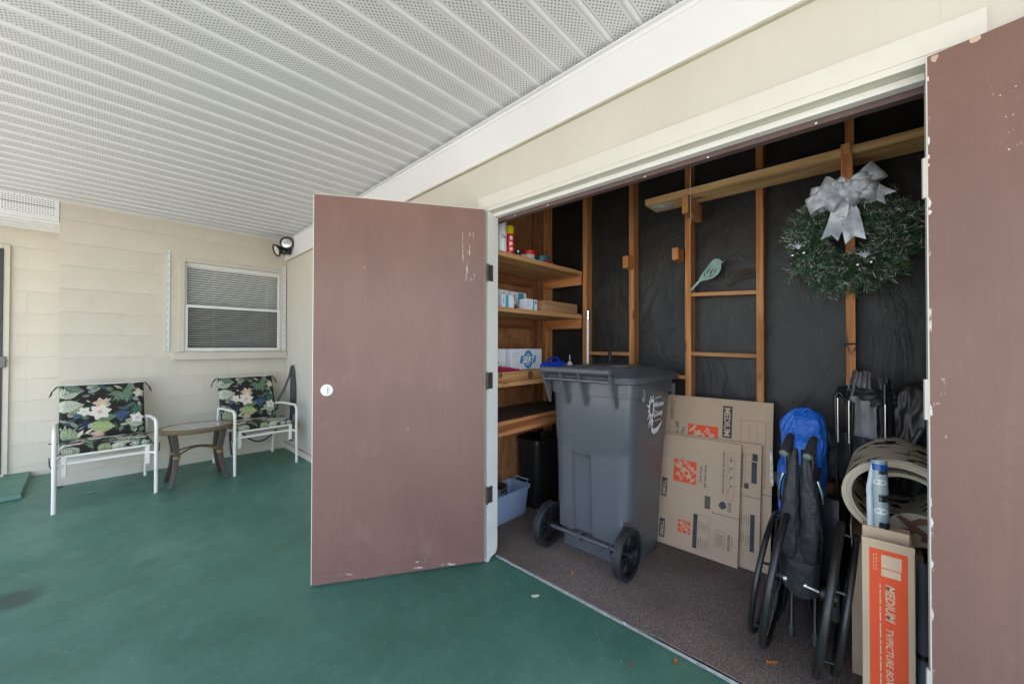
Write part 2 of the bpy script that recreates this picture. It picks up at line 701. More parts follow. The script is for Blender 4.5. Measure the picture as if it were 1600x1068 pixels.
WICKER = mat_perf_plate()
HINGE = plain('rusty_hinge', (.05, .036, .03), .6, .4, 60)
PAPER = plain('white_card', (.72, .74, .80), .6, .04)
YELLOW = plain('yellow_plastic', (.72, .58, .01), .35, .05)

Y_AX, Z_AX, X_AX = Vector((0, 1, 0)), Vector((0, 0, 1)), Vector((1, 0, 0))


def FZ(y):
    """the slab falls gently away from the house"""
    return -(5.2-y)*.0086


WX = 1.592      # face of the closet wall
CF = -.024      # closet floor
BY = 5.196      # face of the block wall
SY = 5.77       # face of the set-back wall


def CZ(y):
    return 2.612-.021*y


# ------------------------------------------------------------------ the setting
g = M()
g.add([(-1.25, -1.2, FZ(-1.2)), (1.662, -1.2, FZ(-1.2)), (1.662, 5.85, FZ(5.85)), (-1.25, 5.85, FZ(5.85))], [(0, 1, 2, 3)])
struct(g.build('carport_floor', FLOOR), 'dark green painted concrete carport floor')
gm = plain('pale_concrete', (.47, .43, .37), .85, .12, 1.5, bump=.2, bsc=60)
g = M()
g.add([(-900, -900, -.13), (900, -900, -.13), (900, 900, -.13), (-900, 900, -.13)], [(0, 1, 2, 3)])
struct(g.build('ground', gm), 'pale concrete driveway ground')
g = M()
NX = 60
for i in range(NX):
    y0, y1 = -.35+2.5*i/NX, -.35+2.5*(i+1)/NX
    a0 = 1.664+.010*noise.noise((y0*7, 3, 0)) + .004*noise.noise((y0*31, 3, 0))
    a1 = 1.664+.010*noise.noise((y1*7, 3, 0)) + .004*noise.noise((y1*31, 3, 0))
    g.add([(a0, y0, -.030), (a1, y1, -.030), (a1, y1, CF), (a0, y0, CF), (2.8, y0, CF), (2.8, y1, CF)], [(0, 3, 2, 1), (3, 4, 5, 2)])
struct(g.build('closet_carpet', CARPET), 'worn brown closet carpet')
# pale line of bare concrete along the carpet edge
g = M()
pale = plain('bare_concrete', (.36, .40, .38), .85, .3, 40)
for i in range(NX):
    y0, y1 = -.35+2.0*i/NX, -.35+2.0*(i+1)/NX
    wd = [.004+.005*abs(noise.noise((q*9, 8, 0))) for q in (y0, y1)]
    g.add([(1.650-wd[0], y0, FZ(y0)+.004), (1.662, y0, FZ(y0)+.006), (1.662, y1, FZ(y1)+.006), (1.650-wd[1], y1, FZ(y1)+.004)], [(0, 1, 2, 3)])
struct(g.build('threshold_edge', pale), 'pale worn concrete threshold edge')

# hairline crack in the paint
g = M()
rk = random.Random(4)
pts = [(1.21+.26*i/26+.012*noise.noise((i*.5, 1, 0))+.006*rk.uniform(-1, 1), .62+.62*i/26+.014*noise.noise((i*.4, 5, 0))) for i in range(27)]
for i in range(26):
    (xa, ya), (xb, yb) = pts[i], pts[i+1]
    wa, wb = .0011+.0012*abs(noise.noise((i*.8, 2, 2))), .0011+.0012*abs(noise.noise((i*.8+.8, 2, 2)))
    g.add([(xa-wa, ya, FZ(ya)+.001), (xa+wa, ya, FZ(ya)+.001), (xb+wb, yb, FZ(yb)+.001), (xb-wb, yb, FZ(yb)+.001)], [(0, 1, 2, 3)])
struct(g.build('floor_crack', plain('crack_paint', (.11, .22, .19), .8, .3, 30)), 'pale hairline floor crack')

# ceiling: a roof slab with vinyl soffit panels clipped under it
SLOPE = -.021
g = M()
g.add([(-1.85, -1.55, CZ(-1.55)+.06), (3.1, -1.55, CZ(-1.55)+.06), (3.1, 7.5, CZ(7.5)+.06), (-1.85, 7.5, CZ(7.5)+.06),
       (-1.85, -1.55, CZ(-1.55)+.3), (3.1, -1.55, CZ(-1.55)+.3), (3.1, 7.5, CZ(7.5)+.3), (-1.85, 7.5, CZ(7.5)+.3)],
      [(0, 3, 2, 1), (4, 5, 6, 7), (0, 1, 5, 4), (1, 2, 6, 5), (2, 3, 7, 6), (3, 0, 4, 7)])
ceil = struct(g.build('ceiling', plain('roof_board', (.3, .28, .25), .8)), 'white ribbed perforated vinyl carport ceiling')
SOF = mat_soffit(-1.9, 1.57)
PITCH = .1365
prof = [(0, 0), (.106, 0), (.108, .004), (.111, .004), (.114, -.002), (.117, -.005), (.121, -.0065), (.127, -.0065), (.131, -.005), (.1335, -.0015), (PITCH, 0)]
L0, L1 = -1.83, 1.568
g = M()
vs, fs = [], []
for (yy, zz) in prof:
    vs += [(L0, yy, zz), (L1, yy, zz)]
for i in range(len(prof)-1):
    fs.append((2*i, 2*i+2, 2*i+3, 2*i+1))
g.add(vs, fs)
pm = g.mesh('soffit_panel', SOF, 30)
for k in range(-15, 34):
    y = .555-.116+PITCH*k
    if y < -1.53 or y+PITCH > BY+.01:
        continue
    o = bpy.data.objects.new('soffit_panel', pm)
    o.location = (0, y, CZ(y))
    o.rotation_euler = (SLOPE, 0, 0)
    link(o, ceil)
# trim channel against the block wall
M().add([(-1.9, BY-.028, CZ(BY)-.012), (1.568, BY-.028, CZ(BY)-.012), (1.568, BY, CZ(BY)-.012), (-1.9, BY, CZ(BY)-.012), (-1.9, BY-.028, CZ(BY)+.02), (1.568, BY-.028, CZ(BY)+.02)],
        [(0, 3, 2, 1), (0, 1, 5, 4)]).build('channel', VINYL, ceil)

# ---- white fascia beam over the closet wall
t = thing('fascia_beam', 'long white fascia board running above the closet opening', 'beam', (1.58, 2, 2.4))
def zb(y): return 2.376-.0235*y
def slab(x0, x1, y0, y1, fz0, fz1):
    return [(x0, y0, fz0(y0)), (x1, y0, fz0(y0)), (x1, y1, fz0(y1)), (x0, y1, fz0(y1)), (x0, y0, fz1(y0)), (x1, y0, fz1(y0)), (x1, y1, fz1(y1)), (x0, y1, fz1(y1))]
BOXF = [(0, 3, 2, 1), (4, 5, 6, 7), (0, 1, 5, 4), (1, 2, 6, 5), (2, 3, 7, 6), (3, 0, 4, 7)]
M().add(slab(1.572, WX+.004, -1.65, BY-.002, zb, lambda y: CZ(y)+.05), BOXF).build('board', VINYL, t)
M().add(slab(1.548, 1.5715, -1.65, BY-.03, lambda y: CZ(y)-.024, lambda y: CZ(y)-.018), BOXF).build('channel', VINYL, t)
M().add(slab(1.568, 1.5718, -1.65, BY-.03, lambda y: CZ(y)-.045, lambda y: CZ(y)-.0245), BOXF).build('lip', VINYL, t)
M().add(slab(1.5735, WX+.002, -1.65, BY-.003, lambda y: zb(y)-.008, lambda y: zb(y)-.0005), BOXF).build('lower_strip', plain('tan_strip', (.42, .39, .31), .7), t)  # thin tan strip along the lower edge of the board

# ---- closet wall (painted panel siding) with its openings
OL, OR_, OT = 1.640, -.128, 2.027
t = thing('closet_wall', 'cream painted siding wall around the open closet', 'wall', (WX, 2, 0))
M().box(WX, WX+.065, OL+.028, BY+.05, FZ(4)+.0, 2.62).build('siding_panel', SIDING, t)
M().box(WX, WX+.065, OR_-.028, OL+.0278, OT+.028, 2.68).build('siding_panel', SIDING, t)
M().box(WX, WX+.065, -1.7, OR_-.0282, -.1, 2.68).build('siding_panel', SIDING, t)
for y in (3.1, 4.32):
    M().box(WX-.0015, WX, y, y+.004, 0, 2.4).build('joint', plain('joint_paint', (.5, .45, .36), .7), t)
M().add(slab(1.576, WX-.0005, OL+.1, BY-.001, lambda y: FZ(y)+.001, lambda y: FZ(y)+.075), BOXF).build('baseboard', plain('baseboard_paint', (.62, .55, .47), .5), t, bevel=.003)
M().add(slab(1.573, 1.5755, OL+.1, BY-.001, lambda y: FZ(y)+.072, lambda y: FZ(y)+.078), BOXF).build('baseboard_stain', plain('brown_stain', (.26, .14, .10), .7), t)
# casing and jambs
g = M()
g.box(1.572, WX+.001, -.235, 1.728, OT, 2.123)
tr = g.build('header_casing', TRIM, t, bevel=.002)
M().box(1.5695, 1.5718, -.234, 1.727, OT+.022, OT+.026).build('casing_bead', TRIM, tr)
M().box(1.573, WX+.001, OL+.002, 1.726, -.02, OT-.001).build('side_casing', TRIM, t, bevel=.002)
M().box(1.573, WX+.001, -.233, OR_-.002, -.05, OT-.001).build('side_casing', TRIM, t, bevel=.002)
# left jamb: the foot is rotted away in a ragged curve
poly = [(1.5735, 2.0265), (1.656, 2.0265), (1.656, .035), (1.652, .018), (1.646, .004), (1.636, -.002), (1.622, -.006), (1.606, -.010), (1.594, -.022), (1.586, -.029), (1.5735, -.030)]
M().prism(poly, (0, OL, 0), X_AX, Z_AX, (0, .026, 0)).build('jamb', JAMB, t)
M().box(1.562, 1.656, OR_-.026, OR_, -.04, 2.0265).build('jamb', JAMB, t)
M().box(1.5735, 1.656, OR_+.0002, OL-.0002, OT+.0005, OT+.027).build('head_jamb', mat_trim('head_jamb_paint', (.60, .60, .50), (.55, .38, .22)), t)
M().box(1.618, 1.655, OR_+.0004, OL-.0004, 2.004, OT).build('door_stop', JAMB, t, bevel=.002)
M().box(1.657, 1.690, OR_-.3, OL+.3, 1.985, 2.10).build('header', plain('brown_header', (.10, .06, .055), .6, .2, 9), t)
for y in (1.50, 1.26, .72, .46, .12):
    M().box(1.655, 1.6568, y, y+.006, 1.99+.006*math.sin(y*50), 1.996+.006*math.sin(y*50)).build('nail', VINYL, t)

# ---- block walls
JZ = [.1056+.2032*k for k in range(-1, 13)]
cache = {}


def block(parent, x0, x1, z0, z1, yf):
    w_, h_ = round(x1-x0, 3), round(z1-z0, 3)
    if w_ < .02 or h_ < .02:
        return
    if (w_, h_) not in cache:
        b = .0028
        m = M()
        hw, hh = w_/2-.0001, h_/2-.0025
        m.add([(-hw+.0003, 0, -hh+b), (hw-.0003, 0, -hh+b), (hw-.0003, 0, hh-b), (-hw+.0003, 0, hh-b), (-hw, .0004, -hh), (hw, .0004, -hh), (hw, .0004, hh), (-hw, .0004, hh),
               (-hw, .05, -hh), (hw, .05, -hh), (hw, .05, hh), (-hw, .05, hh)],
              [(0, 1, 2, 3), (4, 5, 1, 0), (5, 6, 2, 1), (6, 7, 3, 2), (7, 4, 0, 3), (8, 9, 5, 4), (9, 10, 6, 5), (10, 11, 7, 6), (11, 8, 4, 7)])
        cache[(w_, h_)] = m.mesh('block', BLOCK)
    o = bpy.data.objects.new('block', cache[(w_, h_)])
    o.location = ((x0+x1)/2, yf+random.uniform(-.0003, .0003), (z0+z1)/2)
    link(o, parent)


def blockwall(parent, xa, xb, za, zt, yf, hole=None):
    for k in range(len(JZ)-1):
        z0, z1 = max(JZ[k], za), min(JZ[k+1], zt)
        if z1-z0 < .02:
            continue
        off = .60 if k % 2 == 1 else .397
        n0 = math.floor((xa-off)/.4064)-1
        for i in range(n0, n0+14):
            a, b = max(off+i*.4064, xa), min(off+(i+1)*.4064, xb)
            if b-a < .012:
                continue
            if hole and z0 > hole[2]-.02 and z1 < hole[3]+.02:
                if a < hole[0]:
                    block(parent, a, min(b, hole[0]), z0, z1, yf)
                if b > hole[1]:
                    block(parent, max(a, hole[1]), b, z0, z1, yf)
            else:
                block(parent, a, b, z0, z1, yf)


WXL, WXR, WZ0, WZ1 = .606, 1.560, 1.1216, 2.1376
t = thing('block_wall', 'cream painted concrete block wall behind the two patio chairs', 'wall', (.7, BY, 0))
g = M()
yb = BY+.0046
g.box(-.203, WXL, yb, BY+.6, -.02, 2.6)
g.box(WXR, 1.70, yb, BY+.2, -.02, 2.6)
g.box(WXL, WXR, yb, BY+.2, -.02, WZ0)
g.box(WXL, WXR, yb, BY+.2, WZ1, 2.6)
g.build('mortar', BLOCK, t)
blockwall(t, -.203, WX-.002, -.001, CZ(BY)+.02, BY, (WXL, WXR, WZ0, WZ1))
t = thing('set_back_wall', 'cream block wall set back at the far left beside the dark door', 'wall', (-.5, SY, 0))
g = M()
g.box(-1.9, -.2035, SY+.0046, SY+.15, -.02, 2.6)
g.build('mortar', BLOCK, t)
blockwall(t, -.515, -.2035, -.001, 2.33, SY)
M().box(-1.6, -1.46, SY-.02, SY+.003, 0, 2.6).build('pilaster', BLOCK, t)
# the house behind: closes the rooms off from the sky
g = M()
g.box(-1.95, 3.1, 7.4, 7.5, -.1, 2.7)
g.box(3.0, 3.1, 2.2, 7.4, -.1, 2.7)
g.box(-1.95, -1.9, SY+.16, 7.4, -.1, 2.7)
tag(g.build('house_wall', plain('house_paint', (.5, .45, .36), .8)), 'plain outer house walls behind the block wall', 'wall')

# ---- lower soffit box at the far left
t = thing('soffit_box', 'small white vented soffit box above the far left door', 'soffit', (-.5, BY, 2.32))
g = M()
g.box(-1.9, -.2065, BY-.001, SY-.001, 2.312, 2.318)
g.box(-1.9, -.2065, BY-.004, BY+.004, 2.3182, 2.345)
g.box(-1.9, -.2065, BY-.004, BY+.004, 2.482, 2.505)
g.box(-.228, -.2065, BY-.0045, BY+.004, 2.3452, 2.4818)
g.build('frame', VINYL, t)
def ventmat():
    q = N('vent_perforation')
    sp = q.n('SeparateXYZ')
    q.l(q.co(), sp.inputs[0])
    u = q.math('MULTIPLY', q.math('ADD', sp.outputs[0], q.math('MULTIPLY', sp.outputs[2], 1.7)), 1/.030)
    v = q.math('MULTIPLY', q.math('SUBTRACT', sp.outputs[0], q.math('MULTIPLY', sp.outputs[2], 1.7)), 1/.030)
    fu = q.math('ABSOLUTE', q.math('SUBTRACT', q.math('FRACT', u), .5))
    fv = q.math('ABSOLUTE', q.math('SUBTRACT', q.math('FRACT', v), .5))
    h_ = q.math('LESS_THAN', q.math('MAXIMUM', fu, fv), .24)
    q.set('Base Color', q.mix(h_, (.78, .78, .78), (.10, .105, .11)))
    q.set('Roughness', .4)
    return q.m
VM = ventmat()
M().box(-1.9, -.2282, BY+.000, BY+.003, 2.3452, 2.420).build('vent_panel', VM, t)
M().box(-1.9, -.2282, BY+.000, BY+.003, 2.424, 2.4818).build('vent_panel', VM, t)
for k in range(4):
    M().box(-1.9, -.2068, BY+.06+k*.135, BY+.095+k*.135, 2.302, 2.3118).build('rib', VINYL, t)

# ---- dark door at the far left edge
t = thing('entry_door', 'dark screened door in a cream casing at the far left edge', 'door', (-.9, SY, 0))
g = M()
g.box(-.552, -.515, SY-.022, SY+.002, .06, 2.14)
g.box(-1.43, -.552, SY-.022, SY+.002, 2.105, 2.14)
g.build('casing', WINCREAM, t, bevel=.002)
g = M()
g.box(-.592, -.5525, SY-.03, SY+.002, .065, 2.104)
g.box(-1.40, -.592, SY-.03, SY+.002, 2.04, 2.104)
g.box(-1.40, -.592, SY-.03, SY+.002, .065, .2)
g.build('frame', plain('black_door_frame', (.02, .02, .021), .4), t)
M().box(-1.40, -.592, SY-.015, SY-.01, .2, 2.04).build('screen', plain('dark_screen', (.05, .053, .055), .5), t)
M().box(-.585, -.530, SY-.05, SY-.0305, 1.03, 1.13).build('latch', plain('latch_metal', (.12, .12, .12), .4), t, bevel=.005)
M().box(-1.42, -.535, SY-.05, SY-.001, .02, .062).build('sill', VINYL, t)

# ---- green concrete step in front of that door
g = M()
g.add([(-1.6, 5.0, .001), (-.372, 5.0, .001), (-.376, SY-.003, .001), (-1.6, SY-.003, .001), (-1.6, 5.01, .045), (-.38, 5.01, .045), (-.385, SY-.003, .055), (-1.6, SY-.003, .055)], BOXF)
tag(g.build('door_step', FLOOR, bevel=.004), 'low green painted step under the far left door', 'step')

# ---- window
t = thing('window', 'white sash window with grey blinds in the block wall', 'window', ((WXL+WXR)/2, BY, WZ0))
g = M()
ft = .042
yf0, yf1 = BY-.012, BY+.03
g.box(WXL-.012, WXL+.036, yf0, yf1, WZ0+.04, WZ1+.004)
g.box(WXR-.036, WXR+.012, yf0, yf1, WZ0+.04, WZ1+.004)
g.box(WXL+.036, WXR-.036, yf0, yf1, WZ1-.040, WZ1+.004)
g.build('surround', WINCREAM, t, bevel=.003)
M().box(.545, 1.588, BY-.055, BY-.0035, 1.083, 1.160).build('sill', WINCREAM, t, bevel=.004)
wx0, wx1, wz0, wz1 = WXL+.037, WXR-.037, 1.175, WZ1-.041
M().box(wx0, wx1, BY-.02, BY+.03, 1.1602, wz0-.0005).build('bottom_rail', WINCREAM, t, bevel=.003)
mz = 1.645
def sash(name, x0, x1, z0, z1, y, tk, mat):
    q = M()
    q.box(x0, x0+tk, y, y+.02, z0, z1)
    q.box(x1-tk, x1, y, y+.02, z0, z1)
    q.box(x0+tk, x1-tk, y, y+.02, z0, z0+tk*1.15)
    q.box(x0+tk, x1-tk, y, y+.02, z1-tk*1.15, z1)
    return q.build(name, mat, t, bevel=.002)
up = sash('upper_sash', wx0, wx1, mz-.012, wz1, BY+.022, .020, VINYL)
lo = sash('lower_sash', wx0, wx1, wz0, mz+.014, BY+.000, .026, VINYL)
M().box(wx0+.02, wx1-.02, BY+.030, BY+.033, mz+.01, wz1-.02).build('pane', glass('upper_pane', (.75, .8, .8), .03, .06), up)
M().box(wx0+.026, wx1-.026, BY+.008, BY+.011, wz0+.03, mz-.016).build('pane', glass('screened_pane', (.16, .16, .16), .25, .20), lo)
for x in (.82, 1.03, 1.24):
    M().box(x, x+.05, BY-.028, BY-.0202, 1.165, 1.172).build('latch', VINYL, t)
M().box(WXL, WXR, BY+.16, BY+.17, WZ0, WZ1).build('dark_backing', plain('dark_room', (.05, .05, .05), .9), t)  # dark panel close behind the blinds stands in for the unlit room
SLAT = plain('blind_slat', (.72, .72, .69), .4, .04)
bl = M().box(wx0+.01, wx1-.01, BY+.045, BY+.075, wz1-.04, wz1-.012).build('head_rail', SLAT, t)
sm = M().obox((-(wx1-wx0)/2+.012, -.008, .010), ((wx1-wx0)-.024, 0, 0), (0, .021, -.0125), (0, .0006, .0008)).mesh('slat', SLAT)
k = 0
z = wz1-.052
while z > wz0+.03:
    o = bpy.data.objects.new('slat', sm)
    o.location = ((wx0+wx1)/2, BY+.060, z)
    link(o, bl)
    z -= .0245
for x in (wx0+.25, wx1-.13):
    M().tube([(x, BY+.046, wz1-.04), (x, BY+.046, wz0+.03)], .0016, 6).build('cord', VINYL, bl)

# ---- storm shutter tracks each side of the window
for x0, x1, z0, z1, lab in ((.487, .525, 1.176, 2.19, 'white drilled shutter track left of the window'), (1.543, 1.582, 1.165, 2.18, 'white drilled shutter track between the window and the corner')):
    t = thing('shutter_track', lab, 'track', ((x0+x1)/2, BY, z0), 'tracks beside the window')
    g = M()
    yq = BY-.0125 if x0 > 1 else BY-.001
    g.box(x0, x1, yq-.008, yq-.004, z0, z1)
    g.box(x0, x0+.004, yq-.016, yq-.0082, z0, z1)
    g.build('rail', VINYL, t)
    n = 13
    for i in range(n):
        zz = z0+.03+(z1-z0-.06)*i/(n-1)
        M().lathe([(.0045, 0), (.0045, .003), (.002, .0045)], ((x0+x1)/2+.004, yq-.008, zz), (0, -1, 0), 8).build('bolt', BLACKM, t)

# ---- floodlight in the corner
t = thing('floodlight', 'black twin floodlight with a bare reflector under the ceiling corner', 'floodlight', (1.54, 5.0, 2.36))
LENS = plain('lamp_lens', (.75, .77, .76), .12, .25, 60, metal=.6)
M().box(1.515, 1.5715, 4.955, 5.045, 2.30, 2.39).build('mount', plain('bronze_metal', (.028, .022, .018), .4), t, bevel=.008)
M().lathe([(.012, 0), (.03, .01), (.035, .04), (.022, .062), (.010, .066)], (1.505, 4.97, 2.325), (-.5, -.75, -.35), 16).build('sensor', BLACKP, t, smooth=40)
def lamp(o, ax):
    hd = M().lathe([(.018, 0), (.026, .01), (.030, .05), (.052, .085), (.068, .108), (.071, .124), (.066, .127), (.062, .118)], o, ax, 28).build('lamp_head', plain('lamp_black', (.018, .014, .012), .45), t, smooth=40)
    a = Vector(ax).normalized()
    M().lathe([(.060, 0), (.055, .006), (.04, .011), (.02, .014), (.004, .015)], Vector(o)+a*.112, ax, 28).build('lens', LENS, hd, smooth=60)
lamp((1.552, 5.02, 2.405), (-.45, -1.0, .05))
lamp((1.525, 4.985, 2.365), (-1.0, -.10, -.42))
M().tube([(1.54, 5.0, 2.385), (1.55, 5.01, 2.405)], .014, 10).build('swivel', BLACKP, t)

# ------------------------------------------------------------------ the two brown doors
DOORL = mat_door('brown_door_paint', (.186, .099, .080), [(.055, .13, 1.62, 1.90, 40, (1.6, 1, .16), .565), (.0, .91, .02, .16, 20, (.4, 1, 1.6), .66), (.1, .8, .15, .5, 36, (1, 1, .8), .70)], 5.0)
DOORR = mat_door('brown_door_paint_right', (.186, .099, .080), [(.0, .004, .05, 2.03, 18, (1, 1, .35), .55), (.0, .03, 1.0, 1.3, 30, (1, 1, .5), .60), (.11, .22, 1.74, 1.96, 85, (1, 1, .6), .62), (.0, .5, .2, 2.0, 75, (1, 1, .7), .73)], 7.0)
EDGE = mat_trim('pale_door_edge', (.66, .60, .55), (.3, .2, .17))


def door(name, label, hinge, ang, mat, zb_, zt_, width):
    """door frame: x from the hinge, y away from the face that shows, z up"""
    e = thing(name, label, 'door', (hinge[0], hinge[1], zb_), 'closet doors', ang)
    mt = wmat(e)
    def loc(m, nm, mtl, par=e, **k):
        o = m.build(nm, mtl, None, **k)
        o.parent = par
        return o
    h_ = zt_-zb_
    pn = loc(M().box(.0, width, 0, .035, 0, h_), 'panel', mat)
    return e, loc, h_


angL = math.atan2(.49, -.767)
e, loc, hL = door('closet_door', 'brown door with a round lock plate swung out beside the bin', (1.547, 1.640), angL, DOORL, -.012, 2.03, .910)
# the face that shows lies on the camera's side: flip y so the slab sits behind it
for c in e.children:
    for v_ in c.data.vertices:
        v_.co.y = -v_.co.y
    c.data.flip_normals()
loc(M().box(.9102, .9135, -.034, -.001, .002, hL-.002), 'edge_band', EDGE)
loc(M().box(.0, .91, -.034, -.001, hL+.0003, hL+.003), 'top_band', EDGE)
loc(M().box(.002, .909, .0004, .0012, .0, .052), 'kick_strip', mat_door('kick_strip_paint', (.19, .10, .085), [(.0, .91, -.1, .16, 22, (.4, 1, 1.6), .6)], 9.0))
lp = loc(M().lathe([(.0, .0005), (.029, .0005), (.031, .003), (.029, .007), (.025, .0075), (.022, .004), (.0, .004)], (.842, 0, 1.012), (0, 1, 0), 32), 'lock_plate', WHITE, smooth=40)
o = loc(M().box(.836, .848, .0045, .020, .992, 1.032), 'thumb_turn', WHITE, lp, bevel=.003)
for zz in (1.665, 1.03, .36):
    g = M().box(1.580, 1.612, OL-.003, OL-.0005, zz-.048, zz+.048)
    o = g.build('hinge', HINGE, e)
    M().tube([(1.5665, OL-.004, zz-.05), (1.5665, OL-.004, zz+.05)], .007, 8).build('knuckle', HINGE, o)

angR = math.atan2(-.977, -.214)
e, loc, hR = door('closet_door', 'brown chipped door folded back against the right end of the wall', (1.546, -.126), angR, DOORR, -.03, 2.03, .91)
loc(M().box(-.0032, -.0002, .001, .034, .002, hR-.002), 'edge_band', EDGE)
def chip(uz, k=1.0, n=9):
    """ragged flake of bare wood on the door face"""
    poly = []
    for i in range(n):
        a = 2*math.pi*i/n
        r_ = random.uniform(.6, 1.1)
        poly.append((uz[0]+math.cos(a)*r_*uz[2]*k, uz[1]+math.sin(a)*r_*uz[3]*k))
    return poly
BARE = plain('bare_wood', (.50, .36, .28), .8, .1, 30)
for q in ((.013, hR-.012, .010, .012), (.085, hR-.004, .012, .010)):
    pl = [(min(max(a, .0), .9), min(b, hR)) for a, b in chip(q)]
    loc(M().flat(pl, (0, -.0006, 0), (1, 0, 0), (0, 0, 1)), 'paint_chip', BARE)
CHIPW = plain('undercoat', (.66, .58, .56), .7, .1)
for i in range(20):
    zz = random.choice([random.uniform(.05, .35), random.uniform(.6, 1.2), random.uniform(1.2, 1.7), random.uniform(1.7, 2.0)])
    wv_ = random.uniform(.001, .0042)
    pl = [(min(max(a, .0), .9), b) for a, b in chip((wv_*.5, zz, wv_, random.uniform(.004, .016)), n=8)]
    loc(M().flat(pl, (0, -.0006-.00002*i, 0), (1, 0, 0), (0, 0, 1)), 'paint_chip', CHIPW)
for zz in (1.70, 1.09, .30):
    M().tube([(1.556, -.122, zz-.055), (1.556, -.122, zz+.055)], .0075, 8).build('hinge', mat_trim('painted_hinge', (.6, .55, .5), (.08, .05, .045)), e)

# ------------------------------------------------------------------ inside the closet
XS = 2.690
t = thing('closet_back_wall', 'closet back wall of bare wooden studs over black felt', 'wall', (2.75, .9, 0))
g = M()
def feltf(u, v):
    y, z = 2.2-2.75*u, -.03+2.68*v
    return (XS+.083+.008*noise.noise((y*3+z*.8, z*2.6, 1.7))+.003*noise.noise((y*9-z*4, z*5+y*3, 4))+.0012*noise.noise((y*21, z*9, 9)), y, z)
g.grid(feltf, 170, 160)
g.build('felt_sheet', FELT, t, smooth=80)
for k, y in enumerate((2.104, 1.697, 1.297, .896, .487, .081, -.325)):
    dx = random.uniform(-.003, .003)
    M().box(XS+dx, XS+.092, y-.038, y, CF, 2.4795).build('stud', STUD, t, bevel=.0015)
M().box(XS-.002, XS+.092, -.5, 2.15, 2.48, 2.56).build('top_plate', STUDH, t)
M().box(XS+.004, XS+.092, -.5, 2.15, CF, .014).build('bottom_plate', STUDH, t)
# thin rungs nailed between studs
for (ya, yb_, za, zb2, nm) in ((.858, .487, 1.590, 1.572, 'rung'), (.858, .487, 1.197, 1.189, 'rung'), (1.659, 1.297, 1.190, 1.188, 'rung'), (1.259, .896, 1.040, 1.038, 'rung'), (.449, .081, .505, .500, 'rung')):
    hh = .024 if za > .6 else .06
    M().add([(XS+.002, yb_+.0005, zb2-hh), (XS+.03, yb_+.0005, zb2-hh), (XS+.03, ya-.0005, za-hh), (XS+.002, ya-.0005, za-hh),
             (XS+.002, yb_+.0005, zb2), (XS+.03, yb_+.0005, zb2), (XS+.03, ya-.0005, za), (XS+.002, ya-.0005, za)], BOXF).build(nm, RUNG, t, bevel=.001)
# bracket blocks
for (y0, y1, z0, z1, x0) in ((1.25, 1.29, 1.80, 1.885, 2.60), (.905, .945, 1.81, 1.89, 2.62)):
    M().box(x0, XS+.05, y0+.012, y1+.012, z0, z1).build('bracket_block', STUD, t, bevel=.002)
M().box(2.43, XS-.004, .79, .828, 2.045, 2.1545).build('bracket_block', STUD, t, bevel=.002)
M().box(2.43, XS-.004, .045, .083, 2.04, 2.1545).build('bracket_block', STUD, t, bevel=.002)
M().tube([(2.40, .767, 2.42), (2.402, .768, 2.15), (2.40, .766, 1.96)], .0012, 5).build('string', VINYL, t)

t = thing('overhead_plank', 'thick yellowish plank resting high across the closet studs', 'plank', (2.54, .4, 2.155))
M().box(2.45, 2.636, -.45, 1.068, 2.155, 2.196).build('board', PLANK, t, bevel=.003)
M().box(2.432, 2.4495, .052, .088, 2.03, 2.206).build('hanger', STUD, t, bevel=.0015)
g = M()
def rag(u, v):
    y = 1.05-.13*u
    return (2.47+.12*v, y, 2.1535-.012*abs(math.sin(math.pi*u))*abs(math.sin(math.pi*v))*(1+noise.noise((u*6, v*6, 2)))-.001)
g.grid(rag, 14, 10)
g.build('torn_tape', plain('grey_tape', (.45, .44, .43), .5), t, smooth=60)

t = thing('closet_side_wall', 'bare brown plywood side wall behind the closet shelves', 'wall', (2.2, 2.13, 0))
M().box(1.658, XS+.085, 2.122, 2.14, -.03, 2.6).build('plywood_sheet', PLY, t)
M().box(XS-.14, XS-.10, 2.083, 2.1215, CF, 2.479).build('stud', wood('stud_dark', (.28, .12, .055), (.18, .07, .03)), t)
# the closet shell that keeps the daylight out
g = M()
g.box(1.66, 3.0, 2.141, 2.19, -.1, 2.66)
g.box(2.80, 2.84, -.6, 2.141, -.1, 2.66)
g.box(1.66, 2.80, -.56, -.52, -.1, 2.66)
g.box(1.66, 2.80, -.52, 2.1205, 2.57, 2.60)
tag(g.build('closet_shell', plain('shell_board', (.09, .06, .045), .8)), 'dark outer boards and ceiling enclosing the closet', 'enclosure')

# ---- shelves
def shelf(label, z0, z1, x0=1.66, x1=XS-.0005, y0=1.70, mat=SHELFX, cleat=True, ch=.078):
    e = thing('shelf', label, 'shelf', (2.2, 1.9, z0), 'closet shelves')
    M().box(x0, x1, y0, 2.1215, z0, z1).build('board', mat, e, bevel=.002)
    if cleat:
        M().box(XS-.022, XS-.0008, 1.701, 2.06, z0-ch, z0-.0005).build('cleat', CLEAT, e, bevel=.0015)
        M().box(1.70, XS-.15, 2.10, 2.1212, z0-ch, z0-.0005).build('cleat', wood('cleat_side', (.30, .13, .06), (.2, .08, .03), ax=0), e)
    return e
shelf('top wooden shelf holding the spray cans and tape rolls', 1.806, 1.838)
shelf('second wooden shelf holding small white and teal boxes', 1.453, 1.482)
shelf('third wooden shelf holding the white logo box', .972, 1.002)
e = shelf('lowest shelf with a wide reddish front board and dark top', .735, .754, mat=DARKWOOD, cleat=False, y0=1.725)
M().box(1.66, XS-.001, 1.70, 1.7245, .66, .756).build('front_board', wood('front_board_wood', (.50, .22, .09), (.28, .09, .03), ax=0), e, bevel=.002)

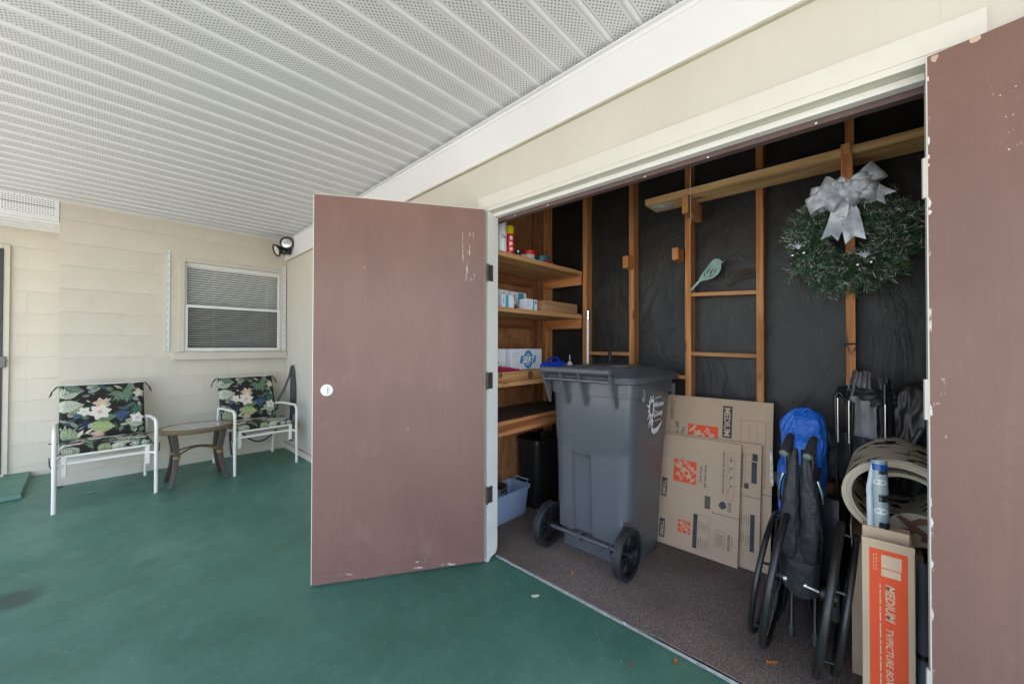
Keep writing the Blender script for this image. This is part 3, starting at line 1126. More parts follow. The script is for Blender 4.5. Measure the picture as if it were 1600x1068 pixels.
# ---- things on the top shelf
def can(name, label, x, y, z, r, h_, body, capm, caph, cat='spray can'):
    e = thing(name, label, cat, (x, y, z))
    M().lathe([(r*.96, 0), (r, .004), (r, h_-caph-.008), (r*.93, h_-caph)], (x, y, z), (0, 0, 1), 28).build('body', body, e, smooth=40)
    M().lathe([(r*.97, 0), (r*.97, caph*.9), (r*.9, caph), (r*.1, caph)], (x, y, z+h_-caph+.0002), (0, 0, 1), 28).build('cap', capm, e, smooth=40)
    return e
WCAN = plain('white_can', (.74, .76, .80), .35, .03)
e = can('spray_can', 'tall white spray can with a blue printed mark', 1.792, 1.742, 1.8385, .033, .200, WCAN, WCAN, .055)
TD = Vector((.78, -.62, 0)).normalized()
def wrap_text(m, txt, size, cx, cy, r, z, a0, bold=0):
    """print on a can: letters bent around its axis"""
    q = M()
    q.text(txt, size, (0, 0, 0), (1, 0, 0), (0, 0, 1), bold)
    for f in q.f:
        m.add([(cx+(r+.0006)*math.sin(a0+q.v[i][0]/r), cy-(r+.0006)*math.cos(a0+q.v[i][0]/r), z+q.v[i][2]) for i in f], [tuple(range(len(f)))])
    return m
wrap_text(M(), '2x', .034, 1.792, 1.742, .033, 1.925, -.85, .02).build('print', plain('blue_ink', (.02, .05, .2), .5), e)
e = can('spray_can', 'red spray can with a yellow cap', 1.868, 1.742, 1.8385, .030, .186, plain('red_can', (.62, .015, .02), .3, .08), YELLOW, .052)
g = M()
for z, a0, a1, hh in ((1.93, -.75, -.1, .026), (1.895, -.85, -.1, .022), (1.862, -.65, -.05, .018)):
    n = 6
    for i in range(n):
        b0, b1 = a0+(a1-a0)*i/n, a0+(a1-a0)*(i+1)/n
        g.add([(1.868+.0306*math.sin(b), 1.742-.0306*math.cos(b), zz) for b, zz in ((b0, z), (b1, z), (b1, z+hh), (b0, z+hh))], [(0, 1, 2, 3)])
g.build('print', plain('can_print', (.75, .7, .68), .5), e)
can('spray_can', 'dark patterned can half hidden behind the door jamb', 1.745, 1.79, 1.8385, .030, .196, plain('dark_can', (.20, .17, .18), .4, .9, 40), WCAN, .03)


def ring(name, label, x, y, z, r0, r1, h_, mat, ax=(0, 0, 1), cat='tape roll', core=None):
    e = thing(name, label, cat, (x, y, z))
    M().lathe([(r0, 0), (r1, 0), (r1, h_), (r0, h_), (r0, 0)], (x, y, z), ax, 28, caps=False).build('tape', mat, e, smooth=40)
    M().lathe([(r0-.003, .002), (r0-.0002, .002), (r0-.0002, h_-.002), (r0-.003, h_-.002), (r0-.003, .002)], (x, y, z), ax, 28, caps=False).build('core', core or CARD, e, smooth=40)
    return e
ring('tape_roll', 'silver and red tape roll behind the red can', 2.085, 1.765, 1.8387, .030, .050, .034, plain('silver_tape', (.45, .43, .45), .4), core=RED)
ring('tape_roll', 'red tape roll stacked on the silver roll', 2.095, 1.762, 1.8732, .028, .05, .03, RED)
ring('tape_roll', 'wide dark teal tape roll on the top shelf', 2.245, 1.768, 1.8387, .032, .060, .050, TEAL)
t = thing('knife', 'small red handled tool in front of the teal tape roll', 'tool', (2.26, 1.722, 1.8385))
M().tube([(2.20, 1.704, 1.848), (2.24, 1.703, 1.850), (2.275, 1.703, 1.846)], [.005, .009, .006], 8).build('handle', RED, t, smooth=50)
M().box(2.275, 2.315, 1.712, 1.714, 1.841, 1.851).build('blade', STEEL, t)
t = thing('jar', 'little dark jar with a steel lid beside the red can', 'jar', (1.945, 1.735, 1.8385))
M().lathe([(.016, 0), (.018, .004), (.018, .022), (.014, .026)], (1.945, 1.735, 1.8385), (0, 0, 1), 18).build('body', BLACKP, t, smooth=40)
M().lathe([(.0165, .0), (.0165, .011), (.012, .013), (.001, .013)], (1.945, 1.735, 1.8648), (0, 0, 1), 18).build('lid', STEEL, t, smooth=40)
t = thing('box_of_screws', 'tiny pale carton between the jar and the tape', 'box', (1.985, 1.73, 1.8385))
M().box(1.968, 2.003, 1.715, 1.745, 1.8385, 1.853).build('body', CARD2, t, bevel=.001)
M().box(1.9675, 2.0035, 1.7145, 1.7455, 1.8532, 1.8555).build('lid', CARD, t)
t = thing('wood_offcut', 'thin wooden offcuts lying at the end of the top shelf', 'offcut', (2.45, 1.75, 1.8385))
M().obox((2.32, 1.74, 1.8386), (.30, -.02, 0), (0, .03, 0), (0, 0, .010)).build('strip', SHELFX, t)
M().obox((2.36, 1.79, 1.8386), (.27, .015, 0), (0, .03, 0), (0, 0, .012)).build('strip', RUNG, t)

# ---- things on the second shelf
def carton(name, label, x0, x1, y0, y1, z0, h_, mat=PAPER, bands=(), cat='box', group=None):
    e = thing(name, label, cat, ((x0+x1)/2, (y0+y1)/2, z0), group)
    M().box(x0, x1, y0, y1, z0, z0+h_).build('carton', mat, e, bevel=.001)
    for i, (u0, u1, v0, v1, mm) in enumerate(bands):
        M().rect(x0+(x1-x0)*u0, z0+h_*v0, x0+(x1-x0)*u1, z0+h_*v1, (0, y0-.0006, 0), X_AX, Z_AX).build('print', mm, e)
    return e
TEALI = plain('teal_ink', (.05, .36, .48), .5)
GREYI = plain('grey_ink', (.35, .37, .45), .6)
VIOL = plain('violet_ink', (.40, .32, .55), .6)
carton('small_box', 'tall white box at the back left of the second shelf', 1.80, 2.03, 1.90, 2.02, 1.4825, .150, bands=((.1, .25, .4, .75, GREYI), (.05, .9, .1, .16, GREYI)))
carton('small_box', 'white box with a broad teal patch at the back', 2.04, 2.225, 1.90, 2.02, 1.4825, .148, bands=((.5, .82, .45, .97, TEALI), (.2, .32, .55, .85, VIOL)))
carton('small_box', 'small white box with a teal stripe next to the jamb', 1.775, 1.895, 1.725, 1.80, 1.4825, .082, bands=((.3, .55, .02, .98, TEALI), (.12, .2, .3, .8, GREYI)))
carton('small_box', 'small white box with a thin teal stripe beside the wooden crate', 2.02, 2.135, 1.722, 1.79, 1.4825, .078, bands=((.58, .72, .02, .98, TEALI), (.1, .16, .2, .8, GREYI), (.8, .93, .6, .85, INK)))
t = thing('cable_coil', 'black cable coiled on cardboard between the two small boxes', 'cable', (1.96, 1.80, 1.4825))
pts = []
for i in range(70):
    a = i*.42
    pts.append((1.965+.045*math.cos(a), 1.81+.03*math.sin(a), 1.488+.0012*i/3+.004*math.sin(i*.7)))
M().tube(pts, .003, 6).build('cable', BLACKP, t, smooth=60)
M().box(1.91, 2.015, 1.845, 1.885, 1.4825, 1.555).build('card', CARD, t)
t = thing('wooden_crate', 'low pale wooden crate at the end of the second shelf', 'crate', (2.45, 1.9, 1.4825))
CR = wood('crate_wood', (.46, .27, .15), (.34, .18, .095), ax=0)
M().box(2.24, 2.67, 1.735, 1.75, 1.4825, 1.570).build('side', CR, t, bevel=.001)
M().box(2.24, 2.67, 2.02, 2.035, 1.4825, 1.570).build('side', CR, t, bevel=.001)
M().box(2.24, 2.254, 1.7505, 2.0195, 1.4825, 1.568).build('end', wood('crate_end', (.55, .36, .19), (.42, .24, .11), ax=1), t, bevel=.001)
M().box(2.656, 2.67, 1.7505, 2.0195, 1.4825, 1.568).build('end', CR, t)
M().box(2.2545, 2.6555, 1.7505, 2.0195, 1.4835, 1.489).build('bottom', CR, t)
M().box(2.2, 2.68, 1.7035, 1.733, 1.4825, 1.4925).build('slat', SHELFX, t)

# ---- things on the third shelf
t = thing('logo_box', 'white carton with a round blue logo on the third shelf', 'box', (2.17, 1.9, 1.0025))
x0, x1, yf, z0, z1 = 1.975, 2.325, 1.83, 1.0025, 1.212
M().box(x0, x1, yf, 2.03, z0, z1).build('carton', PAPER, t, bevel=.002)
BLUEI = plain('logo_blue', (.05, .20, .36), .6)
cx, cz = 2.165, 1.135
def ell(cx, cz, a, b, n=40, a0=0, a1=2*math.pi):
    return [(cx+a*math.cos(a0+(a1-a0)*i/n), cz+b*math.sin(a0+(a1-a0)*i/n)) for i in range(n)]
g = M()
o1, o2 = ell(cx, cz, .052, .066), ell(cx, cz, .034, .046)
for i in range(40):
    j = (i+1) % 40
    g.flat([o1[i], o1[j], o2[j], o2[i]], (0, yf-.0006, 0), X_AX, Z_AX)
g.build('print', BLUEI, t)
M().flat(ell(cx, cz, .033, .045), (0, yf-.0005, 0), X_AX, Z_AX).build('print', plain('logo_sky', (.28, .52, .70), .6), t)
M().flat([(cx-.094, cz-.026), (cx+.080, cz-.026), (cx+.094, cz+.028), (cx-.080, cz+.028)], (0, yf-.0010, 0), X_AX, Z_AX).build('print', BLUEI, t)
M().text('SERT', .060, (cx, yf-.0016, cz-.020), (1, 0, 0), (0, 0, 1), .03, 'CENTER', .25).build('lettering', plain('logo_white', (.8, .83, .88), .6), t)
g = M()
for i, (a, b) in enumerate(((.02, .10), (.02, .07), (.02, .075))):
    g.rect(x0+a, z1-.03-.013*i, x0+b, z1-.0275-.013*i, (0, yf-.0007, 0), X_AX, Z_AX)
g.build('small_print', GREYI, t)
t = thing('arrow_box', 'white carton with a black arrow mark next to the jamb', 'box', (1.86, 1.93, 1.0025))
M().box(1.76, 1.955, 1.86, 2.05, 1.0025, 1.214).build('carton', PAPER, t, bevel=.002)
g = M()
g.rect(1.80, 1.09, 1.83, 1.17, (0, 1.8592, 0), X_AX, Z_AX)
g.flat([(1.85, 1.17), (1.875, 1.17), (1.875, 1.125), (1.89, 1.13), (1.862, 1.08), (1.845, 1.10), (1.85, 1.125)], (0, 1.8592, 0), X_AX, Z_AX)
g.rect(1.80, 1.165, 1.845, 1.172, (0, 1.8590, 0), X_AX, Z_AX)
g.build('print', plain('black_ink', (.015, .015, .018), .7), t)
t = thing('wooden_tray', 'knotty wooden tray at the front of the third shelf', 'tray', (1.95, 1.75, 1.0025))
TRW = wood('tray_wood', (.55, .31, .13), (.42, .20, .07), ax=0)
M().box(1.70, 2.235, 1.722, 1.738, 1.0025, 1.066).build('front', TRW, t, bevel=.002)
M().box(1.70, 2.235, 1.805, 1.82, 1.0025, 1.066).build('back', TRW, t)
M().box(1.70, 1.714, 1.7385, 1.8045, 1.0025, 1.064).build('end', TRW, t)
M().box(2.221, 2.235, 1.7385, 1.8045, 1.0025, 1.064).build('end', TRW, t)
M().box(1.7145, 2.2205, 1.7385, 1.8045, 1.003, 1.010).build('bottom', TRW, t)
M().flat(ell(2.06, 1.034, .028, .030, 18), (0, 1.7212, 0), X_AX, Z_AX).build('knot', plain('knot_wood', (.13, .055, .03), .7, .4, 40), t)
M().flat(ell(1.765, 1.045, .016, .020, 18), (0, 1.7212, 0), X_AX, Z_AX).build('knot', plain('knot_wood2', (.16, .07, .04), .7, .4, 40), t)
# feather duster / brush in the tray
t = thing('brush', 'magenta bristle brush lying in the wooden tray', 'brush', (1.86, 1.77, 1.06))
g = M()
for i in range(900):
    u = random.random()
    x = 1.735+.26*u
    rr = .030*(1-.75*u**1.5)
    a = random.uniform(0, 2*math.pi)
    p = Vector((x, 1.772, 1.082-.014*u))
    dv = Vector((random.uniform(.05, .5), math.cos(a), math.sin(a))).normalized()*rr*random.uniform(.8, 1.2)
    s_ = Vector((.0016, 0, 0)).cross(dv).normalized()*.0014 if dv.length else Vector((0, 0, 0))
    g.add([p-s_, p+s_, p+dv+s_*.6, p+dv-s_*.6], [(0, 1, 2, 3)])
g.build('bristles', plain('magenta_bristle', (.42, .012, .085), .6, .3, 60), t)
M().tube([(1.73, 1.772, 1.082), (2.0, 1.772, 1.066)], .008, 8).build('handle', RED, t)
# blue jug and red cap behind the bin
t = thing('blue_jug', 'blue plastic jug lying on the third shelf behind the bin', 'jug', (2.42, 1.8, 1.0025))
g = M()
g.lathe([(.02, 0), (.046, .006), (.050, .03), (.050, .12), (.046, .15), (.052, .16), (.050, .21), (.035, .24), (.018, .255), (.018, .275)], (2.30, 1.81, 1.0535), (1, -.12, .10), 22)
for i, v in enumerate(g.v):
    g.v[i] = (v[0], v[1], max(v[2], 1.003))
g.build('body', BLUEP, t, smooth=50)
M().tube([(2.36, 1.80, 1.118), (2.40, 1.795, 1.142), (2.46, 1.79, 1.145), (2.50, 1.788, 1.12)], .009, 10).build('handle', BLUEP, t, smooth=60)
t = thing('red_cap_bottle', 'bottle with a red cap next to the blue jug', 'bottle', (2.32, 1.93, 1.0025))
M().lathe([(.03, 0), (.032, .01), (.032, .09), (.014, .12), (.014, .128)], (2.40, 1.93, 1.0025), (0, 0, 1), 18).build('body', plain('pink_plastic', (.6, .3, .28), .4), t, smooth=50)
M().lathe([(.024, 0), (.027, .005), (.022, .05), (.012, .055)], (2.40, 1.93, 1.1308), (0, 0, 1), 18).build('cap', RED, t, smooth=50)
t = thing('glue_bottle', 'white nozzle bottle beside the blue jug', 'bottle', (2.60, 1.76, 1.0025))
M().lathe([(.02, 0), (.022, .01), (.022, .09), (.012, .105), (.007, .11), (.003, .16), (.001, .162)], (2.60, 1.76, 1.0025), (0, 0, 1), 14).build('body', PAPER, t, smooth=50)
M().lathe([(.0085, 0), (.0075, .012), (.005, .014)], (2.60, 1.76, 1.1128), (0, 0, 1), 12).build('collar', RED, t)

# ---- shower pole standing against the stud
t = thing('pole', 'chrome pole with a white shaft standing behind the bin', 'pole', (2.60, 1.60, 0))
M().tube([(2.61, 1.605, CF+.001), (2.61, 1.598, 1.435)], .0105, 12).build('shaft', WHITE, t, smooth=50)
M().lathe([(.012, 0), (.017, .004), (.017, .03), (.013, .034), (.013, .042), (.018, .046), (.018, .072), (.010, .076)], (2.61, 1.598, 1.4352), (0, 0, 1), 18).build('head', CHROME, t, smooth=40)
t = thing('short_rod', 'short black rod leaning between two studs behind the bin', 'rod', (2.68, 1.45, 0))
M().tube([(2.66, 1.452, CF+.001), (2.685, 1.45, 1.165)], .009, 10).build('shaft', BLACKM, t, smooth=50)
M().lathe([(.010, 0), (.012, .004), (.012, .02), (.008, .023)], (2.685, 1.45, 1.1652), (0, 0, 1), 14).build('tip', RUBBER, t, smooth=40)

# ---- floor items at the left
def rrect(cx, cy, hx, hy, r, n=5):
    out = []
    for sx, sy, a0 in ((1, 1, 0), (-1, 1, 90), (-1, -1, 180), (1, -1, 270)):
        for i in range(n+1):
            a = R(a0+90*i/n)
            out.append((cx+sx*(hx-r)+r*math.cos(a), cy+sy*(hy-r)+r*math.sin(a)))
    return out


def loft(rings, capb=True, capt=True):
    m = M()
    n = len(rings[0])
    m.v = [p for rg in rings for p in rg]
    for i in range(len(rings)-1):
        for k in range(n):
            m.f.append((i*n+k, i*n+(k+1) % n, (i+1)*n+(k+1) % n, (i+1)*n+k))
    if capb:
        m.f.append(tuple(reversed(range(n))))
    if capt:
        m.f.append(tuple((len(rings)-1)*n+k for k in range(n)))
    return m


t = thing('wastebasket', 'tall black wastebasket under the lowest shelf', 'wastebasket', (2.46, 1.93, CF))
rg = []
for z, s_ in ((.001, .85), (.012, .88), (.50, 1.0), (.525, 1.02), (.53, 1.0), (.526, .96), (.05, .84)):
    rg.append([(x, y, CF+z) for x, y in rrect(2.46, 1.955, .165*s_, .115*s_, .05)])
loft(rg, True, True).build('bucket', BLACKP, t, smooth=50)
M().tube([(x, y, CF+.528) for x, y in rrect(2.46, 1.955, .167, .117, .05)], .006, 8, closed=True).build('rim', BLACKP, t, smooth=60)

t = thing('clear_tub', 'clear bluish plastic tub on the carpet next to the jamb', 'tub', (2.0, 2.0, CF))
TUB = N('clear_plastic')
TUB.set('Base Color', (.52, .64, .84))
TUB.set('Roughness', .25)
TUB.set('Transmission Weight', .55)
TUB.set('IOR', 1.2)
rg = []
for z, s_ in ((.001, .90), (.01, .93), (.165, 1.0), (.185, 1.0), (.186, 1.06), (.205, 1.07), (.205, 1.0), (.19, .975), (.02, .90)):
    rg.append([(x, y, CF+z) for x, y in rrect(1.98, 1.995, .28*s_, .105*s_, .035)])
loft(rg).build('shell', TUB.m, t, smooth=50)
M().tube([(2.262, 1.93, CF+.20), (2.290, 1.935, CF+.225), (2.292, 2.06, CF+.225), (2.262, 2.065, CF+.20)], .006, 8).build('handle', TUB.m, t, smooth=60)
t = thing('steel_pot', 'shiny steel pot with a rolled rim inside the clear tub', 'pot', (1.98, 1.995, CF))
M().lathe([(.06, .021), (.088, .024), (.090, .04), (.090, .235), (.098, .240), (.098, .247), (.086, .247), (.086, .06)], (1.98, 1.99, CF), (0, 0, 1), 36).build('body', STEEL, t, smooth=40)
M().lathe([(.085, 0), (.07, .008), (.01, .012)], (1.98, 1.99, CF+.2472), (0, 0, 1), 36).build('lid', BLACKM, t, smooth=50)

# ------------------------------------------------------------------ the wheeled bin
t = thing('wheeled_bin', 'large grey wheeled rubbish bin standing at the closet opening', 'bin', (2.2, 1.2, CF))
YC = 1.205


def binring(z, xb, xf, hw, r=.07, rec=0.0, notch=False):
    """one horizontal section; back (wheel) side at xb, front at xf"""
    pts = []
    hw2 = hw
    n = 7
    # start at back-left corner going along the back towards -y
    back = [hw-r, .115, .105, -.012, -.022, -(hw-r)]
    for i, yy in enumerate(back):
        x = xb+(rec if 2 <= i <= 3 else 0)
        pts.append((x, YC+yy, z))
    for i in range(1, n+1):
        a = R(180+90*i/n)
        pts.append((xb+r+r*math.cos(a), YC-(hw-r)+r*math.sin(a), z))
    for i in range(0, n+1):
        a = R(270+90*i/n)
        pts.append((xf-r+r*math.cos(a), YC-(hw-r)+r*math.sin(a), z))
    for i in range(0, n+1):
        a = R(90*i/n)
        pts.append((xf-r+r*math.cos(a), YC+(hw-r)+r*math.sin(a), z))
    for i in range(0, n):
        a = R(90+90*i/n)
        pts.append((xb+r+r*math.cos(a), YC+(hw-r)+r*math.sin(a), z))
    if notch:
        pts = [((x), (min(max(y, YC-.213), YC+.213) if x < 2.12 else y), z_) for x, y, z_ in pts]
    return pts


rings = [binring(CF+.001, 2.045, 2.395, .235, .03, 0, True), binring(CF+.012, 2.035, 2.410, .240, .035, 0, True),
         binring(.122, 2.030, 2.428, .243, .04, 0, True), binring(.124, 1.984, 2.428, .243, .05, .022, True),
         binring(.262, 1.978, 2.450, .250, .06, .022, True), binring(.268, 1.978, 2.451, .250, .07, .022),
         binring(.40, 1.974, 2.473, .256, .085, .024), binring(.560, 1.969, 2.498, .262, .092, .024), binring(.580, 1.9685, 2.501, .263, .092, .018), binring(.592, 1.968, 2.503, .2635, .092, .010), binring(.600, 1.968, 2.505, .264, .092, 0),
         binring(.655, 1.966, 2.513, .2665, .095, 0), binring(.659, 1.9645, 2.515, .268, .095, 0),
         binring(.945, 1.955, 2.555, .280, .098, 0), binring(.949, 1.942, 2.568, .292, .10, 0),
         binring(1.022, 1.938, 2.572, .295, .09, 0), binring(1.028, 1.944, 2.566, .290, .09, 0)]
loft(rings).build('body', BIN, t, smooth=38)
# lid
rg = []
for z, dx0, xf, hw in ((1.030, 1.905, 2.605, .318), (1.050, 1.900, 2.612, .322), (1.062, 1.905, 2.606, .317), (1.085, 1.955, 2.545, .275), (1.106, 1.985, 2.500, .242), (1.110, 1.992, 2.492, .235)):
    rg.append(binring(z, dx0, xf, hw, .085))
lid = loft(rg).build('lid', BINLID, t, smooth=30)
for (xa, xb_, ya, yb2) in ((2.06, 2.20, YC-.02, YC+.16), (2.06, 2.20, YC-.19, YC-.04), (2.25, 2.40, YC-.18, YC+.15)):
    M().box(xa, xb_, ya, yb2, 1.1103, 1.1135).build('lid_panel', BINLID, lid, bevel=.002)
M().box(2.08, 2.17, YC-.16, YC-.07, 1.1137, 1.1142).build('sticker', plain('faded_sticker', (.4, .4, .45), .5), lid)
# grab bar and gussets
bar = M().tube([(1.862, YC+.262, 1.093), (1.862, YC-.205, 1.093)], .0175, 16).build('grab_bar', BINLID, t, smooth=50)
for yy in (YC+.255, YC+.125, YC+.0, YC-.195):
    M().lathe([(.0205, -.006), (.0205, .006)], (1.862, yy, 1.093), (0, 1, 0), 16).build('collar', BINLID, bar, smooth=40)
    M().prism([(1.850, 1.082), (1.946, 1.030), (1.946, .90), (1.938, .885)], (0, yy-.006, 0), X_AX, Z_AX, (0, .012, 0)).build('gusset', BINLID, t, bevel=.002)
M().box(1.872, 1.945, YC-.20, YC+.26, 1.032, 1.045).build('ledge', BINLID, t, bevel=.003)
for x in (2.06, 2.50):
    M().box(x, x+.022, YC-.305, YC-.282, .925, 1.0).build('tab', BIN, t, bevel=.003)
# axle and wheels
M().tube([(1.966, YC+.30, .108), (1.966, YC-.27, .108)], .0115, 12).build('axle', plain('axle_steel', (.09, .095, .105), .4, metal=.3), t, smooth=50)
for yy in (YC+.06, YC-.145):
    M().box(1.95, 2.03, yy-.006, yy+.006, .075, .125).build('axle_bracket', BIN, t, bevel=.002)


def binwheel(yc, side):
    cx, cz, r = 1.968, CF+.1335, .1325
    e = M().lathe([(r-.017, -.020), (r-.005, -.022), (r, -.017), (r, .017), (r-.005, .022), (r-.017, .020)], (cx, yc, cz), (0, 1, 0), 48, caps=False).build('wheel', RUBBER, t, smooth=30)
    g = M()
    for i in range(40):
        a = 2*math.pi*i/40
        for s_ in (-1, 1):
            c = Vector((cx+math.cos(a)*(r+.0005), yc+s_*.0125, cz+math.sin(a)*(r+.0005)))
            tg = Vector((-math.sin(a), 0, math.cos(a)))
            nr = Vector((math.cos(a), 0, math.sin(a)))
            g.obox(c-tg*.004-Y_AX*.010-nr*.003, tg*.008, Y_AX*.020, nr*.0055)
    g.build('tread', RUBBER, e)
    g = M()
    g.lathe([(r-.0172, -.018), (r-.034, -.018), (r-.034, .018), (r-.0172, .018), (r-.0172, -.018)], (cx, yc, cz), (0, 1, 0), 40, caps=False)
    g.lathe([(.0, -.024), (.024, -.024), (.024, .024), (.0, .024)], (cx, yc, cz), (0, 1, 0), 20)
    for i in range(10):
        a = 2*math.pi*i/10
        nr = Vector((math.cos(a), 0, math.sin(a)))
        tg = Vector((-math.sin(a), 0, math.cos(a)))
        c = Vector((cx, yc, cz))
        g.obox(c+nr*.022-tg*.006-Y_AX*.010, nr*(r-.052), tg*.012, Y_AX*.022)
    g.build('rim', BLACKP, e, smooth=35)
    return e


binwheel(YC-.245, -1)
binwheel(YC+.285, 1)
# county emblem on the flank: sun, heron and lettering
ey = YC-.2805
def side_y(z): return YC-(.266+(z-.655)*(.284-.270)/.29)-.0045
LW = plain('white_print', (.78, .78, .80), .6)
EO = Vector((2.275, YC-.2771-.0022, .858))
ES = 1.30
eu, ev = Vector((1, 0, 0))*ES, Vector((0, -.035, 1)).normalized()*ES
g = M()
cx, cz = -.052, .012
for i in range(14):
    a = 2*math.pi*i/14+.2
    r1 = .062 if i % 2 == 0 else .05
    g.flat([(cx+.026*math.cos(a-.16), cz+.036*math.sin(a-.16)), (cx+r1*.75*math.cos(a-.05), cz+r1*1.15*math.sin(a-.05)), (cx+r1*.8*math.cos(a+.06), cz+r1*1.25*math.sin(a+.06)), (cx+.026*math.cos(a+.16), cz+.036*math.sin(a+.16))], EO, eu, ev)
o1, o2 = ell(cx, cz, .029, .040, 28), ell(cx, cz, .017, .028, 28)
for i in range(28):
    g.flat([o1[i], o1[(i+1) % 28], o2[(i+1) % 28], o2[i]], EO-Y_AX*.0003, eu, ev)
def strip2(pts, ws):
    out = []
    for i, p in enumerate(pts):
        a, b = pts[max(i-1, 0)], pts[min(i+1, len(pts)-1)]
        dx, dy = b[0]-a[0], b[1]-a[1]
        l = math.hypot(dx, dy)
        out.append(((p[0]-dy/l*ws[i], p[1]+dx/l*ws[i]), (p[0]+dy/l*ws[i], p[1]-dx/l*ws[i])))
    return [[out[i][0], out[i][1], out[i+1][1], out[i+1][0]] for i in range(len(out)-1)]
for q in strip2([(-.085, -.075), (-.06, -.058), (-.042, -.040), (-.034, -.05), (-.045, -.072), (-.040, -.09), (-.015, -.098), (.02, -.094), (.05, -.078), (.075, -.060)], [.001, .004, .008, .008, .006, .009, .013, .012, .007, .001]):
    g.flat(q, EO-Y_AX*.0006, eu, ev)
for q in strip2([(-.04, -.036), (-.065, -.045), (-.085, -.058)], [.005, .005, .002]):
    g.flat(q, EO-Y_AX*.0009, eu, ev)
g.text('PROPERTY OF', .011, EO+eu*(-.012)+ev*.050, eu, ev, .02)
g.text('Manatee', .034, EO+eu*(-.018)+ev*.012, eu, ev, .03, 'LEFT', .2, .88)
g.text('County', .034, EO+eu*(-.018)+ev*(-.030), eu, ev, .03, 'LEFT', .2, .88)
g.rect(-.01, -.052, .06, -.049, EO, eu, ev)
g.build('emblem', LW, t)

# ------------------------------------------------------------------ flattened cartons against the studs
def sheet(label, yl, yr, zt, xb, xt, th=.010, dz=0.0, mat=CARD, slits=()):
    """folded-flat carton leaning back; returns (thing, origin at its right bottom, along +y... , up, normal)"""
    e = thing('flattened_carton', label, 'carton', (xb, (yl+yr)/2, CF), 'flattened cartons')
    upv = Vector((xt-xb, 0, zt-CF))
    L = upv.length
    upv.normalize()
    nv = Vector((-upv.z, 0, upv.x))                     # towards the camera
    o = Vector((xb, yr, CF+.001))
    g = M()
    g.obox(o, (0, yl-yr, 0), upv*L, -nv*th)
    b = g.build('sheet', mat, e, bevel=.0015)
    # second ply and the flap slits
    M().obox(o-nv*(th+.001)+Vector((0, .004, 0)), (0, yl-yr-.012, 0), upv*(L-.006), -nv*th*.8).build('back_ply', mat, e)
    g = M()
    for (u0, u1, v, tt) in slits:
        g.rect(u0, v-tt, u1, v+tt, o+nv*.0006, Vector((0, 1, 0)), upv)
    if slits:
        g.build('slit', plain('slit_shadow', (.09, .06, .035), .9), e)
    return e, o, upv, nv, L


def logo(m1, m2, c, s_, o, u, v, nv, rot):
    """orange square with the diagonal stencil name; c = centre in (u,v), s_ = side; rot = reading direction in degrees"""
    m1.rect(c[0]-s_/2, c[1]-s_/2, c[0]+s_/2, c[1]+s_/2, o+nv*.0008, u, v)
    a = R(rot+45)
    tu = u*math.cos(a)+v*math.sin(a)
    tv = -u*math.sin(a)+v*math.cos(a)
    cc = o+u*c[0]+v*c[1]+nv*.0013
    m2.text('THE', s_*.235, cc+tv*s_*.24-tu*s_*.02, tu, tv, .035, 'CENTER', 0, .92)
    m2.text('HOME', s_*.42, cc-tv*s_*.14, tu, tv, .035, 'CENTER', 0, .82)
    m2.text('DEPOT', s_*.235, cc-tv*s_*.40+tu*s_*.02, tu, tv, .035, 'CENTER', 0, .92)


# seen from the room, +u must run to the right in the picture, i.e. towards -y
U = Vector((0, -1, 0))


def rot_frame(u, v, deg):
    a = R(deg)
    return u*math.cos(a)+v*math.sin(a), -u*math.sin(a)+v*math.cos(a)


class Solo(M):
    """printing: every block, frame or line of lettering becomes a part of its own"""
    def __init__(s, parent, mat):
        super().__init__()
        s.p, s.m = parent, mat

    def rect(s, *a):
        M().rect(*a).build('print_block', s.m, s.p)

    def flat(s, *a):
        M().flat(*a).build('print_mark', s.m, s.p)

    def text(s, *a):
        M().text(*a).build('lettering', s.m, s.p)


# back sheet (MEDIUM)
e, o, v, nv, L = sheet('tall flattened brown carton at the back marked MEDIUM', 1.10, .398, .905, 2.535, 2.668, slits=((0, .16, .418, .0013),))
P0 = o+Y_AX*(1.10-.398)      # left bottom corner; u to the right
W_ = 1.10-.398
dk, og, pl, fd = Solo(e, INK), Solo(e, ORANGE), Solo(e, PALEPRINT), M()
tu, tv = rot_frame(U, v, -90)
dk.rect(W_-.262, .705, W_-.210, .897, P0+nv*.0008, U, v)
pl.text('MEDIUM', .047, P0+U*(W_-.253)+v*.888+nv*.0014, tu, tv, .02, 'LEFT', 0, .98)
logo(og, pl, (W_-.375, .672), .178, P0, U, v, nv, -90)
dk.text('How doers', .036, P0+U*(W_-.505)+v*.735+nv*.0012, tu, tv, .008)
dk.text('get more done.', .036, P0+U*(W_-.540)+v*.765+nv*.0012, tu, tv, .008)
fd.frame(W_-.162, .45, W_-.034, .826, .002, P0+nv*.0008, U, v)
for q in (.120, .078):
    fd.rect(W_-q, .47, W_-q+.0012, .80, P0+nv*.0008, U, v)
cxr, cyr = W_-.572, .888
for k in range(3):
    a = R(90+120*k)
    b = R(90+120*(k+1)-35)
    p0 = (cxr+.016*math.cos(a), cyr+.016*math.sin(a))
    p1 = (cxr+.016*math.cos(b), cyr+.016*math.sin(b))
    for q in strip2([p0, p1], [.0035, .0035]):
        fd.flat(q, P0+nv*.0008, U, v)
for i in range(8):
    fd.rect(W_-.582, .775+.011*i, W_-.582+.024, .7805+.011*i, P0+nv*.0008, U, v)
fd.build('fine_print', INK2, e)['kind'] = 'stuff'

